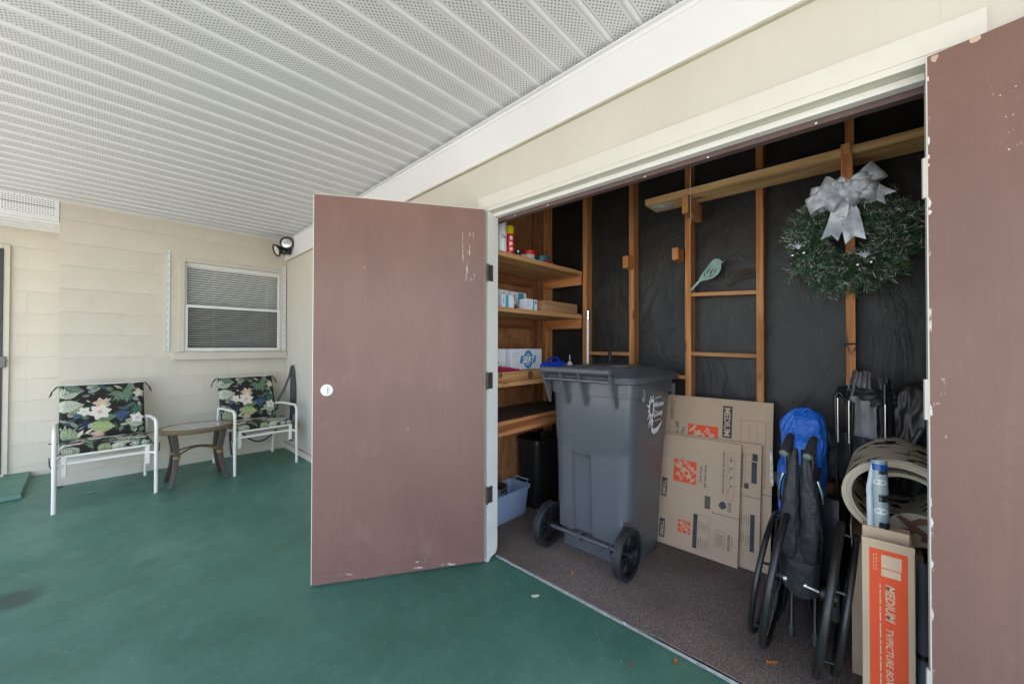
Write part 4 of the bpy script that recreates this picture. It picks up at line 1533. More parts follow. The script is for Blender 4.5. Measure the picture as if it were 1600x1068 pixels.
# middle sheet
e, o, v, nv, L = sheet('middle flattened carton with a ruled print panel on the right', 1.06, .447, .665, 2.512, 2.610, slits=((0, .11, .396, .0013),))
W_ = 1.06-.447
P0 = o+Y_AX*W_
dk, fd = Solo(e, INK), M()
dk.rect(W_-.045, .600, W_-.019, .641, P0+nv*.0008, U, v)
dk.rect(W_-.047, .475, W_-.021, .594, P0+nv*.0008, U, v)
dk.rect(W_-.083, .438, W_-.060, .468, P0+nv*.0008, U, v)
fd.frame(W_-.081, .474, W_-.0475, .640, .0014, P0+nv*.0007, U, v)
for q in (.53, .588):
    fd.rect(W_-.081, q, W_-.048, q+.0014, P0+nv*.0009, U, v)
for i in range(13):
    fd.rect(W_-.101, .442+i*.0155, W_-.090, .442+i*.0155+.010, P0+nv*.0008, U, v)
dk.rect(W_-.047, .100, W_-.026, .302, P0+nv*.0008, U, v)
fd.frame(W_-.112, .098, W_-.0475, .304, .0014, P0+nv*.0007, U, v)
for i in range(5):
    l1 = .050+.012*math.sin(i*2.1)
    fd.rect(W_-.058-i*.011, .290-l1, W_-.055-i*.011, .290, P0+nv*.0008, U, v)
    fd.rect(W_-.058-i*.011, .185-l1, W_-.055-i*.011, .185, P0+nv*.0008, U, v)
fd.rect(W_-.111, .200, W_-.048, .2014, P0+nv*.0009, U, v)
fd.build('fine_print', INK2, e)['kind'] = 'stuff'

# front sheet
e, o, v, nv, L = sheet('front flattened carton with an upside-down orange logo', 1.05, .545, .655, 2.480, 2.585, slits=((0, .138, .267, .0014),))
W_ = 1.05-.545
P0 = o+Y_AX*W_
dk, og, pl, fd, fk = Solo(e, INK), Solo(e, ORANGE), Solo(e, PALEPRINT), M(), M()
tu, tv = rot_frame(U, v, 90)
td, te = rot_frame(U, v, -90)
logo(og, pl, (W_-.309, .470), .137, P0, U, v, nv, 90)
dk.text('How doers', .022, P0+U*(W_-.208)+v*.425+nv*.0012, tu, tv, .008)
dk.text('get more done.', .022, P0+U*(W_-.183)+v*.400+nv*.0012, tu, tv, .008)
for (a, b) in ((.290, .405), (.037, .150)):
    dk.rect(W_-.450, a, W_-.415, b, P0+nv*.0008, U, v)
    pl.text('SMALL', .034, P0+U*(W_-.421)+v*(a+.007)+nv*.0014, tu, tv, .02, 'LEFT', 0, .95)
logo(og, pl, (W_-.297, .138), .072, P0, U, v, nv, 90)
dk.rect(W_-.186, .280, W_-.155, .353, P0+nv*.0008, U, v)
for i in range(5):
    fd.rect(W_-.183+i*.0055, .286, W_-.181+i*.0055, .347, P0+nv*.0012, U, v)
dk.text('MADE FROM 100% RECYCLED PAPER', .0150, P0+U*(W_-.094)+v*.630+nv*.0012, td, te, .012)
fd.frame(W_-.070, .358, W_-.032, .632, .0014, P0+nv*.0008, U, v)
for i in range(4):
    fd.rect(W_-.062+.006*(i % 2), .39+i*.060, W_-.059+.006*(i % 2), .43+i*.060, P0+nv*.0009, U, v)
    fd.flat(ell(W_-.048, .44+i*.050, .006, .007, 10), P0+nv*.0009, U, v)
for q in ((W_-.086, .328, .016), (W_-.098, .318, .011), (W_-.078, .316, .011), (W_-.090, .308, .010)):
    fk.flat(ell(q[0], q[1], q[2], q[2], 14), P0+nv*(.0008+q[2]*.01), U, v)
fk.build('tree_mark', INK, e)
dk.text('ECO', .026, P0+U*(W_-.060)+v*.345+nv*.0012, td, te, .02)
# lower flap: tables, barcode, number
dk.rect(W_-.246, .034, W_-.223, .232, P0+nv*.0008, U, v)
fd.frame(W_-.2225, .032, W_-.150, .234, .0016, P0+nv*.0008, U, v)
fd.rect(W_-.218, .140, W_-.154, .1414, P0+nv*.0008, U, v)
for i in range(5):
    l1 = .052+.012*math.sin(i*1.7)
    fd.rect(W_-.213+i*.0115, .045, W_-.210+i*.0115, .045+l1, P0+nv*.0008, U, v)
    fd.rect(W_-.213+i*.0115, .152, W_-.210+i*.0115, .152+l1*.8, P0+nv*.0008, U, v)
fd.frame(W_-.124, .082, W_-.070, .172, .0018, P0+nv*.0008, U, v)
for i in range(14):
    if i % 3 != 1:
        fd.rect(W_-.115, .093+i*.0048, W_-.081, .093+i*.0048+.0028, P0+nv*.0008, U, v)
dk.text('1001015068', .0180, P0+U*(W_-.043)+v*.074+nv*.0012, tu, tv, .02)
fd.rect(W_-.034, .10, W_-.031, .16, P0+nv*.0008, U, v)
fd.build('fine_print', INK2, e)['kind'] = 'stuff'
M().lathe([(.004, 0), (.004, .001)], o+Y_AX*.138+v*.267+nv*.0006, nv, 10).build('punch_hole', INK, e)

# ------------------------------------------------------------------ tall TV box, brown box, rug, wrapping paper
t = thing('picture_box', 'tall narrow brown and orange box reading MEDIUM TV/PICTURE BOX', 'box', (1.83, -.046, CF))
bx0, by0, by1, bz = 1.752, -.108, .016, .600
g = M()
g.box(bx0, 1.955, by0, by1, CF+.001, bz-.012)
g.build('carton', CARD2, t, bevel=.002)
M().obox((bx0+.045, by0+.01, bz-.0118), (.003, 0, .035), (0, by1-by0-.012, 0), (.004, 0, 0)).build('flap', CARD2, t)
M().obox((bx0-.0032, by0, bz-.014), (.003, 0, 0), (0, by1-by0, 0), (0, 0, .016)).build('flap', CARD2, t)
PO = Vector((bx0-.0007, by1, CF))
og, pl, fd = M(), Solo(t, plain('box_pale_print', (.66, .47, .32), .8)), M()
Hh = bz-CF
og.rect(.018, .02, .108, Hh-.028, PO, U, Z_AX)
og.build('orange_print', ORANGE, t)
PO2 = PO-X_AX*.0006
td, te = rot_frame(U, Z_AX, -90)
pl.text('MEDIUM', .030, PO2+U*.057+Z_AX*(Hh-.135), td, te, .028, 'LEFT', .22, 1.05)
pl.text('TV/PICTURE BOX', .0235, PO2+U*.0575+Z_AX*(Hh-.275), td, te, .012, 'LEFT', .22, 1.0)
pl.rect(.047, Hh-.085, .094, Hh-.043, PO2, U, Z_AX)
pl.rect(.047, Hh-.112, .092, Hh-.088, PO2, U, Z_AX)
for i in range(22):
    a = Hh-.14-i*.018
    fd.rect(.0425, a-.012-.003*(i % 3), .0455, a, PO2, U, Z_AX)
for i in range(5):
    fd.rect(.034, Hh-.05-i*.012, .036, Hh-.043-i*.012, PO2, U, Z_AX)
    fd.rect(.028, Hh-.055-i*.011, .0297, Hh-.048-i*.011, PO2, U, Z_AX)
fd.build('fine_print', bpy.data.materials['box_pale_print'], t)['kind'] = 'stuff'

t = thing('brown_box', 'plain brown carton standing behind the tall orange box', 'box', (2.3, -.02, CF))
M().box(2.0, 2.62, -.145, .048, CF+.001, .485).build('carton', CARD, t, bevel=.002)
M().obox((2.002, .046, .4855), (0, .002, .055), (.58, 0, 0), (0, .004, 0)).build('flap', CARD, t)

# rolled rug
t = thing('rolled_rug', 'rolled cream rug with black dashes lying on the brown carton', 'rug', (2.3, -.06, .49))
RUG = mat_rug()
CR_ = Vector((2.02, -.075, .655))
AXR = Vector((1, -.03, -.012)).normalized()
SR = AXR.cross(Z_AX).normalized()      # -y side
SU = SR.cross(AXR).normalized()
NS, NL = 240, 16
vs, fs, uvs = [], [], []
acc = 0
th_ = .0142
prev = None
path = []
for i in range(NS):
    q = i/(NS-1)
    a = -2.2+q*2*math.pi*2.7
    r_ = .160-.040*q+.010*math.sin(a*1.0+.6)-(.03*((q-.86)/.14)**1.5 if q > .86 else 0)
    cen = (.0, .0)
    path.append((cen[0]+r_*math.cos(a)*1.02, cen[1]+r_*math.sin(a)*.95, a))
for side in (0, 1):
    for i, (px_, pz_, a) in enumerate(path):
        k = th_/2 if side == 0 else -th_/2
        for j in range(NL+1):
            p = CR_+AXR*(.60*j/NL)+SR*(px_+k*math.cos(a))+SU*(pz_+k*math.sin(a))
            vs.append(p)
            uvs.append((i/NS*2.2+side*.33, .6*j/NL))
n1 = (NL+1)
for side in (0, 1):
    b = side*NS*n1
    for i in range(NS-1):
        for j in range(NL):
            q = (b+i*n1+j, b+(i+1)*n1+j, b+(i+1)*n1+j+1, b+i*n1+j+1)
            fs.append(q if side == 0 else q[::-1])
b = NS*n1
for i in range(NS-1):
    fs.append((i*n1, b+i*n1, b+(i+1)*n1, (i+1)*n1))
for j in range(NL):
    fs.append((j, j+1, b+j+1, b+j))
    e_ = (NS-1)*n1
    fs.append((e_+j+1, e_+j, b+e_+j, b+e_+j+1))
g = M()
g.v, g.f = [tuple(p) for p in vs], fs
o = g.build('pile', RUG, t, smooth=60)
ul = o.data.uv_layers.new(name='UVMap')
for lp_ in o.data.loops:
    ul.data[lp_.index].uv = uvs[lp_.vertex_index]
# brown leaf motif on the innermost turn
g = M()
CP = CR_-AXR*.009+SR*.055+SU*(-.075)
for k, pts_ in enumerate((((-.05, .035), (-.02, .012), (.012, -.012), (.05, -.03)), ((-.02, .012), (.012, .03), (.03, .034)), ((.0, -.004), (-.03, -.018), (-.05, -.022)), ((.02, -.016), (.02, -.04)))):
    for q in strip2(list(pts_), [.007, .012, .010, .004][:len(pts_)]):
        g.flat(q, CP-AXR*.0004*k, SR, SU)
PATCH = M().flat(ell(0, 0, .078, .058, 24), CR_-AXR*.006+SR*.055+SU*(-.080), SR, SU).build('folded_end', plain('rug_cream', (.42, .36, .27), .95, .15, 40, bump=.5, bsc=500), t)
g.build('leaf_motif', plain('rug_brown', (.16, .07, .045), .95, .2, 60), PATCH)

# wrapping paper roll
t = thing('wrapping_paper', 'roll of silvery teal wrapping paper standing in the tall box', 'paper roll', (1.90, -.03, .4))
def tubeprint():
    q = N('wrap_print')
    sp = q.n('SeparateXYZ')
    q.l(q.co(), sp.inputs[0])
    Z, Yc = sp.outputs[2], sp.outputs[1]
    c = q.ramp(q.noise(8, det=3), [(.3, (.20, .30, .31)), (.7, (.42, .52, .52))])
    zz = q.math('FRACT', q.math('MULTIPLY', Z, 1/.095))
    b1 = q.math('MULTIPLY', q.math('GREATER_THAN', zz, .15), q.math('LESS_THAN', zz, .42))
    b1 = q.math('MULTIPLY', b1, q.math('LESS_THAN', q.math('FRACT', q.math('MULTIPLY_ADD', Yc, 1/.045, .25)), .62))
    c = q.mix(b1, c, (.018, .022, .024))
    vz = q.n('TexVoronoi')
    vz.inputs['Scale'].default_value = 180
    q.l(q.co(), vz.inputs['Vector'])
    c = q.mix(q.ramp(vz.outputs['Distance'], [(.16, (1, 1, 1)), (.22, (0, 0, 0))]), c, (.62, .66, .66))
    q.set('Base Color', c)
    q.set('Roughness', .25)
    return q.m
p0, p1 = Vector((1.905, -.038, .45)), Vector((1.955, -.030, .818))
ax = (p1-p0)
bd = M().lathe([(.019, .0), (.0225, .001), (.0225, ax.length), (.0195, ax.length), (.0195, .02)], p0, ax, 32, caps=False).build('roll', tubeprint(), t, smooth=50)
M().lathe([(.0231, 0), (.0231, .022)], p0+ax.normalized()*(ax.length-.034), ax, 32, caps=False).build('blue_band', plain('blue_foil', (.01, .09, .40), .25), t, smooth=50)
M().lathe([(.0192, 0), (.0192, .06)], p1-ax.normalized()*.06, ax, 32, caps=False).build('core', plain('paper_core', (.75, .76, .78), .6), t, smooth=50)
OV = plain('print_white', (.78, .79, .78), .4)
def tube_oval(dz, wa, hz):
    """printed oval curved round the roll, on the side that faces the room"""
    m = M()
    an = ax.normalized()
    c = p1-an*dz
    a = Vector((-1, -.02, 0)); a = (a-an*a.dot(an)).normalized()
    b = an.cross(a)
    n = 24
    ctr = c+a*.0233
    ringp = []
    for i in range(n):
        th = 2*math.pi*i/n
        w_ = wa*math.cos(th)
        ringp.append(c+(a*math.cos(w_)+b*math.sin(w_))*.0233+an*hz*math.sin(th))
    for i in range(n):
        m.add([ctr+a*.0003, ringp[i], ringp[(i+1) % n]], [(0, 1, 2)])
    return m
for dz, wa, hz in ((.075, .85, .010), (.175, .85, .011), (.255, .95, .015), (.282, .8, .011)):
    tube_oval(dz, wa, hz).build('printed_oval', OV, t)
t = thing('paper_sleeve', 'narrow white paper tube beside the wrapping paper', 'paper roll', (1.9, -.005, .4))
M().tube([(1.90, -.006, .46), (1.915, -.007, .60), (1.93, -.004, .72), (1.945, -.012, .80)], [.009, .010, .009, .005], 12).build('tube', plain('sleeve_white', (.66, .69, .74), .45), t, smooth=60)
M().tube([(1.945, -.012, .8002), (1.948, -.014, .815)], [.005, .004], 10).build('twist', plain('sleeve_end', (.6, .63, .68), .4), t, smooth=60)
t = thing('rolled_mat', 'blue grey rolled mat squeezed between the tall box and the jamb', 'mat', (1.83, -.13, CF))
M().tube([(1.80, -.1255, CF+.012), (1.84, -.1300, .25), (1.92, -.136, .5)], [.012, .014, .012], 14).build('roll', plain('mat_foam', (.17, .19, .23), .6), t, smooth=60)
M().tube([(1.835, -.1299, .22), (1.838, -.13, .235)], .0155, 14).build('tie', BLACKP, t, smooth=60)

# ------------------------------------------------------------------ folded wheelchair
t = thing('wheelchair', 'folded black wheelchair with its two big wheels side by side', 'wheelchair', (2.02, .23, CF))
TILT = .13


def wc_wheel(cx, y0, r, cz):
    def P(a, rr, dy=0.0):
        return Vector((cx+rr*math.cos(a), y0-TILT*rr*math.sin(a)+dy, cz+rr*math.sin(a)))
    A = [2*math.pi*i/64 for i in range(64)]
    tyre = M().tube([P(a, r-.012) for a in A], .0132, 10, closed=True).build('wheel', TYRE, t, smooth=60)
    M().tube([P(a, r-.032) for a in A], .009, 8, closed=True).build('rim', BLACKM, tyre, smooth=60)
    g = M()
    for i in range(18):
        a = 2*math.pi*i/18
        g.tube([P(a, .03, .012*(-1)**i), P(a+.1*(-1)**i, r-.035)], .0017, 5)
    g.build('spokes', plain('spoke_grey', (.05, .05, .052), .3), tyre)
    M().lathe([(.012, -.03), (.028, -.025), (.028, .025), (.012, .03)], P(0, 0), (0, 1, TILT), 18).build('hub', BLACKM, tyre, smooth=40)
    return P


def wc_rim(P, r, dy):
    A = [2*math.pi*i/64 for i in range(64)]
    pr = M().tube([P(a, r-.045, dy) for a in A], .0105, 10, closed=True).build('push_rim', plain('push_rim_paint', (.012, .012, .013), .35), t, smooth=60)
    for i in range(6):
        a = 2*math.pi*i/6+.5
        M().tube([P(a, r-.034, .0), P(a, r-.045, dy)], .005, 6).build('standoff', BLACKM, pr, smooth=60)


rw, cw = .288, CF+.290
PL = wc_wheel(1.985, .282, rw, cw)
wc_rim(PL, rw, .046)
PR = wc_wheel(1.945, .113, rw, cw)
wc_rim(PR, rw, -.048)
# axle and cross brace
M().tube([PL(0, 0), PR(0, 0)], .009, 10).build('axle', CHROME, t, smooth=60)
for yy in (.255, .19):
    M().lathe([(.010, -.008), (.016, -.006), (.016, .006), (.010, .008)], (1.97, yy, cw), (0, 1, 0), 14).build('axle_nut', CHROME, t, smooth=40)
for (a, b) in (((2.02, .275, .10), (2.02, .185, .72)), ((2.02, .172, .10), (2.02, .245, .72)), ((2.25, .275, .08), (2.25, .19, .5)), ((2.25, .172, .08), (2.25, .25, .5))):
    M().tube([a, b], .010, 10).build('frame_tube', BLACKM, t, smooth=60)
for y0, y1, xf in ((.243, .252, 2.50), (.166, .170, 2.50)):
    M().tube([(1.99, y0, .80), (1.99, y0, .50), (2.0, y0, .26), (2.15, y1, .12), (xf-.1, y1, .12)], .0115, 10).build('frame_tube', BLACKM, t, smooth=60)
    M().tube([(2.02, y0, .46), (2.30, y1, .47), (2.42, y1, .40), (2.46, y1, .10)], .0115, 10).build('frame_tube', BLACKM, t, smooth=60)
    M().tube([(2.0, y0+.004, .62), (2.10, y0, .66), (2.3, y1, .66)], .014, 10).build('armrest', FABRIC, t, smooth=60)
    c = Vector((2.42, y1, CF+.082))
    M().lathe([(.02, -.014), (.08, -.014), (.08, .014), (.02, .014)], c, (0, 1, 0), 24).build('caster', RUBBER, t, smooth=40)
    # tipping levers
    lv = M().tube([(1.99, y0-.008, .30), (1.965, y0-.008, .13), (1.945, y0-.010, .075)], .009, 10).build('tip_lever', BLACKM, t, smooth=60)
    M().lathe([(.0125, 0), (.0135, .004), (.0135, .04), (.010, .046)], (1.953, y0-.009, .095), (-.4, 0, -1), 14).build('rubber_tip', RUBBER, lv, smooth=40)
    # push handle: grip pointing at the camera
    hd = M().tube([(1.995, y0, .78), (2.0, y0-.004, .84), (1.985, y0-.006, .858), (1.955, y0-.002, .846), (1.90, y0+.007, .806)], [.0115, .012, .0145, .0152, .0148], 16).build('push_handle', plain('grip_rubber', (.03, .031, .033), .5), t, smooth=60)
    M().lathe([(.0150, 0), (.0150, .006), (.011, .009), (.001, .009)], (1.8992, y0+.0072, .8055), (-.79, .13, -.60), 18).build('grip_end', plain('grip_end_grey', (.16, .20, .17), .5), hd, smooth=50)
    M().box(1.985, 2.03, y0-.006, y0+.006, .70, .735).build('arm_bracket', CHROME, t, bevel=.002)
# folded upholstery: the sling hangs doubled in two lobes with a hem below
def lobe(ya, yb, yc_, wa, wb, side):
    def fn(u, v):
        a = u*2*math.pi
        z = .815-.47*v
        yy = ya+(yb-ya)*min(1, v*1.6)+(yc_-yb)*max(0, (v-.6)/.4)
        wv_ = wa+(wb-wa)*math.sin(min(1, v*1.3)*math.pi/2)
        k = 1.0 if v < .86 else math.sqrt(max(.0, 1-((v-.86)/.14)**2*.96))
        wr = 1+.22*noise.noise((math.cos(a)*1.5+side*3, math.sin(a)*1.5, v*6))+.12*noise.noise((math.cos(a)*4+side, math.sin(a)*4, v*17))
        return (1.958+.012*v+.022*(.55+.45*min(1, v*2))*math.sin(a)*k*wr, yy+wv_*math.cos(a)*k*wr, z)
    m = M()
    m.grid(fn, 36, 36, cu=True)
    m.f.append(tuple(i*36 for i in range(36)))
    m.f.append(tuple(i*36+35 for i in reversed(range(36))))
    return m
lobe(.220, .243, .236, .012, .036, 1).build('upholstery', FABRIC, t, smooth=75)
lobe(.188, .168, .178, .012, .036, 2).build('upholstery', FABRIC, t, smooth=75)
g = M()
g.grid(lambda u, v: (1.975+.022*math.sin(u*math.pi)*-1+.006*noise.noise((u*4, v*3, 2)), .278-.136*u, .46-.205*v-.03*math.sin(u*math.pi)*v-.02*u*v), 24, 14)
g.build('hem', FABRIC, t, smooth=75)
g = M()
def seatf(u, v):
    y = .262-.080*u
    s_ = abs(u-.5)*2
    return (1.99+.42*v, y, .47-.20*(1-s_**1.4)+.01*noise.noise((u*5, v*6, 3)))
g.grid(seatf, 24, 16)
g.build('seat_sling', FABRIC, t, smooth=70)
g = M()
def guard(u, v):
    return (1.93+.42*u, .278+.004*math.sin(u*9), .07+.44*v)
g.grid(guard, 12, 8)
g.build('side_guard', BLACKP, t, smooth=60)
g = M()
g.grid(lambda u, v: (1.93+.42*u, .142-.004*math.sin(u*9), .07+.44*v), 12, 8)
g.build('side_guard', BLACKP, t, smooth=60)

for y0 in (.258, .165):
    fp = M().obox((2.28, y0-.012, .16), (.0, .024, 0), (.15, 0, .01), (0, 0, .18)).build('footplate', BLACKP, t, bevel=.006)
M().tube([(1.985, .262, .70), (1.985, .275, .66), (2.0, .28, .60), (2.02, .272, .56)], .006, 8).build('brake_lever', CHROME, t, smooth=60)
M().tube([(1.985, .150, .69), (1.985, .138, .65), (2.0, .134, .60)], .006, 8).build('brake_lever', CHROME, t, smooth=60)
g = M()
g.grid(lambda u, v: (2.06+.05*math.sin(u*5)+.02*noise.noise((u*3, v*3, 5)), .255-.17*u, .14+.48*v), 16, 16)
g.build('calf_strap', FABRIC, t, smooth=70)

# ------------------------------------------------------------------ blue bag and dark folded camp chairs
t = thing('blue_bag', 'bright blue nylon bag standing behind the wheelchair', 'bag', (2.47, .29, CF))
def bag(cx, cy, rx, ry, h_, lean, seed, amp=.018, top=.35):
    def fn(u, v):
        a = u*2*math.pi
        k = math.sin(math.pi*min(1, v/.06)*.5)**.5 if v < .06 else 1
        if v > 1-top*.3:
            q = (v-(1-top*.3))/(top*.3)
            k *= max(.02, math.sqrt(max(0, 1-q*q)))
        nx = noise.noise((math.cos(a)*1.4+seed, math.sin(a)*1.4, v*4.2))
        n2 = noise.noise((math.cos(a)*3.1+seed, math.sin(a)*3.1, v*11))
        n3 = abs(noise.noise((math.cos(a)*2.2+seed*2, math.sin(a)*2.2+v*3, v*7)))
        n4 = abs(noise.noise((math.cos(a)*5+seed, math.sin(a)*5-v*6, v*15)))
        s_ = k*(1+amp*12*nx*(.4+v*.6)+amp*4*n2-amp*7*n3*(.3+v)-amp*3*n4*(.3+v))
        ca, sa = math.cos(a), math.sin(a)
        ca = math.copysign(abs(ca)**.75, ca); sa = math.copysign(abs(sa)**.75, sa)
        return (cx+rx*s_*ca+lean[0]*v+.012*noise.noise((v*6, seed, u*5)), cy+ry*s_*sa+lean[1]*v, CF+.002+h_*v)
    m = M()
    m.grid(fn, 110, 100, cu=True)
    m.f.append(tuple(i*100 for i in range(110)))
    m.f.append(tuple(i*100+99 for i in reversed(range(110))))
    return m
b = bag(2.455, .270, .075, .098, .945, (.03, -.035), 2.3, .026).build('body', BLUE, t, smooth=80)
M().obox((2.372, .356, .52), (.012, .012, -.005), (.004, .004, .17), (-.002, .003, 0)).build('label_strip', plain('label_white', (.66, .64, .56), .6, .3, 60), t)
M().tube([(2.45, .25, .90), (2.43, .22, .925), (2.44, .19, .90), (2.46, .19, .86)], .006, 8).build('drawstring', BLUE, t, smooth=60)

t = thing('camp_chair', 'folded black and grey camp chair behind the rolled rug', 'camp chair', (2.58, 0, CF))
for (a, b_, r_) in (((2.50, .105, CF), (2.53, .118, .985), .009), ((2.52, .060, CF), (2.53, .066, .97), .008), ((2.54, .085, CF), (2.53, .052, .96), .007), ((2.53, -.058, CF), (2.525, -.062, 1.06), .009), ((2.56, -.13, CF), (2.58, -.10, .9), .009)):
    M().tube([a, b_], r_, 10).build('leg', BLACKM, t, smooth=60)
M().tube([(2.53, .1175, .984), (2.53, .112, 1.0), (2.53, .10, 1.005), (2.53, .09, .99)], .009, 8).build('bend', BLACKM, t, smooth=60)
for (x_, y_, z0_, z1_) in ((2.513, .066, .76, .97), (2.515, .108, .76, .98), (2.512, -.062, .77, .965)):
    M().tube([(x_, y_, z0_), (x_, y_, z1_)], .0045, 8).build('stay', STEEL, t, smooth=60)
def drape(y0, y1, z0, z1, x0, seed, amp, fold=5, shear=0.0, gather=1.0):
    m = M()
    def fn(u, v):
        yc = (y0+y1)/2
        k = 1-(1-gather)*v
        y = yc+(y0+(y1-y0)*u-yc)*k+shear*v
        return (x0+amp*math.sin(u*fold*math.pi+seed+v*1.3)*(.5+.5*v)+amp*noise.noise((u*3+seed, v*3, 1)), y+.008*noise.noise((v*5, seed, u)), z0+(z1-z0)*v+.015*noise.noise((u*4, v*2, seed)))
    m.grid(fn, 40, 26)
    return m
drape(.065, -.035, .78, .99, 2.545, 1.2, .008, 4).build('grey_panel', GREYFAB, t, smooth=80)
drape(.085, -.02, .98, 1.115, 2.56, 3.1, .016, 8, -.012, .55).build('gathered_hood', GREYFAB, t, smooth=80)
drape(.11, -.10, .95, 1.035, 2.545, 4.4, .022, 3).build('dark_band', FABRIC, t, smooth=80)
drape(-.035, -.085, .70, 1.085, 2.54, 5.9, .010, 2).build('dark_sleeve', FABRIC, t, smooth=80)
drape(.20, -.06, .58, .80, 2.52, 7.1, .02, 4).build('seat_cloth', FABRIC, t, smooth=80)
t = thing('tarp_bundle', 'crumpled dark tarp bundle next to the closet jamb', 'bundle', (2.6, -.17, CF))
bag(2.60, -.185, .085, .095, 1.09, (.02, .02), 8.8, .028, .5).build('cloth', plain('dark_tarp', (.026, .019, .019), .42, .2, 9), t, smooth=80)
M().tube([(2.52, -.10, .62), (2.515, -.13, .74), (2.52, -.18, .86)], .014, 10).build('fold', plain('tarp_sheen', (.03, .03, .032), .35), t, smooth=70)
t = thing('black_hook', 'small black wire hook hanging on the stud below the wreath', 'hook', (2.68, .06, 1.2))
M().tube([(2.684, .085, 1.33), (2.682, .078, 1.24), (2.680, .06, 1.19), (2.682, .045, 1.23)], .0028, 6).build('wire', BLACKM, t)
M().tube([(2.682, .092, 1.245), (2.681, .042, 1.25)], .0035, 6).build('bar', BLACKM, t)

# ------------------------------------------------------------------ wreath with its silver bow
t = thing('wreath', 'frosted green pine wreath with a big silver bow', 'wreath', (2.60, .045, 1.78))
WC = Vector((2.600, .062, 1.775))
RW, rW = .160, .062
NEED = N('pine_needle')
at = NEED.n('Attribute', attribute_name='print')
NEED.set('Base Color', at.outputs['Color'])
NEED.set('Roughness', .55)
vs, fs, cols = [], [], []
rnd = random.Random(3)
for i in range(1150):
    a = rnd.uniform(0, 2*math.pi)
    b_ = rnd.uniform(0, 2*math.pi)
    cc = Vector((0, -math.cos(a), math.sin(a)))
    rad = Vector((-1, 0, 0))*math.sin(b_)+cc*math.cos(b_)
    p = WC+cc*RW*rnd.uniform(.74, 1.28)+rad*.022
    tang = Vector((0, math.sin(a), math.cos(a)))*(1 if rnd.random() < .7 else -1)
    dr = (rad*rnd.uniform(.6, 1.1)+tang*rnd.uniform(.2, .9)+Vector((rnd.uniform(-.3, .2), rnd.uniform(-.3, .3), rnd.uniform(-.3, .3)))).normalized()
    ln = rnd.uniform(.05, .098) if math.cos(b_) > -.2 else rnd.uniform(.03, .05)
    if p.x+dr.x*ln > 2.685:
        dr.x = -abs(dr.x)*.3
        dr.normalize()
    frost = rnd.random() < .65
    green = (rnd.uniform(.03, .07), rnd.uniform(.075, .145), rnd.uniform(.036, .062))
    for j in range(26):
        s_ = rnd.uniform(.05, 1)
        q = p+dr*ln*s_
        sd = Vector((rnd.gauss(0, 1), rnd.gauss(0, 1), rnd.gauss(0, 1))).normalized()
        nd = (dr*.9+sd*.85).normalized()*rnd.uniform(.018, .040)
        w_ = nd.cross(Vector((rnd.random(), rnd.random(), rnd.random()))).normalized()*.0011
        k = len(vs)
        mid = q+nd*.62
        vs += [q-w_, q+w_, mid+w_, mid-w_, q+nd]
        fs += [(k, k+1, k+2, k+3), (k+3, k+2, k+4)]
        tip = (.72, .76, .74) if (frost and s_ > .4 and rnd.random() < .62) else tuple(c_*1.3 for c_ in green)
        cols += [green, green, green, green, tip] if rnd.random() < .5 else ([green, green, tip, tip, tip] if rnd.random() < .7 or not frost else [tip]*5)
me = bpy.data.meshes.new('needles')
me.from_pydata([tuple(v_) for v_ in vs], [], fs)
ca = me.color_attributes.new('print', 'FLOAT_COLOR', 'POINT')
ca.data.foreach_set('color', [x for c_ in cols for x in (*c_, 1)])
me.materials.append(NEED.m)
o = bpy.data.objects.new('needles', me)
o['kind'] = 'stuff'
link(o, t)
M().tube([WC+Vector((0, -math.cos(2*math.pi*i/40), math.sin(2*math.pi*i/40)))*RW for i in range(40)], .016, 8, closed=True).build('ring', plain('wreath_core', (.015, .03, .015), .8), t, smooth=60)
RIB = plain('silver_ribbon', (.66, .71, .79), .45, .14, 40, metal=.1, bump=.2, bsc=90, bdist=.004)
BC = Vector((2.515, .075, 1.985))


def loop(d2, ln, wd, lift, twist=.0, seed=0):
    """one bow loop: a ribbon that leaves the knot, swells and comes back"""
    m = M()
    u2 = Vector((0, -d2[0], d2[1])).normalized()
    s2 = Vector((0, -(-d2[1]), d2[0])).normalized()
    def fn(u, v):
        a = u*math.pi*2
        r_ = .92*ln*(.5-.5*math.cos(a))
        th_ = lift*math.sin(a)*(.4+.6*(.5-.5*math.cos(a)))
        w_ = wd*(.22+.78*(.5-.5*math.cos(a))**.4)
        cr = .018*noise.noise((u*6+seed, v*4, seed))
        return BC+u2*r_+Vector((-1, 0, 0))*(th_+.02+cr+twist*(v-.5)*.05)+s2*(v-.5)*w_*(1+.12*math.sin(a*2+seed))
    m.grid(fn, 36, 9)
    return m


for i, (d2, ln, wd, lf) in enumerate((((-1, .10), .150, .085, .075), ((-1, -.28), .165, .080, .060), ((-.8, .42), .120, .085, .085), ((1, .50), .115, .085, .085), ((1, .12), .120, .080, .080), ((.9, .58), .165, .085, .060), ((1, -.22), .130, .080, .065), ((.40, .9), .072, .080, .085), ((-.40, .8), .085, .080, .085), ((-.62, -.5), .100, .075, .080), ((.45, -.45), .080, .070, .080), ((-.05, .25), .050, .075, .095))):
    loop(d2, ln, wd, lf, seed=i*1.7).build('bow_loop', RIB, t, smooth=80)
M().lathe([(.004, 0), (.02, .004), (.026, .016), (.018, .03), (.004, .034)], BC-Vector((.03, 0, 0)), (-1, 0, 0), 16).build('bow_knot', RIB, t, smooth=70)


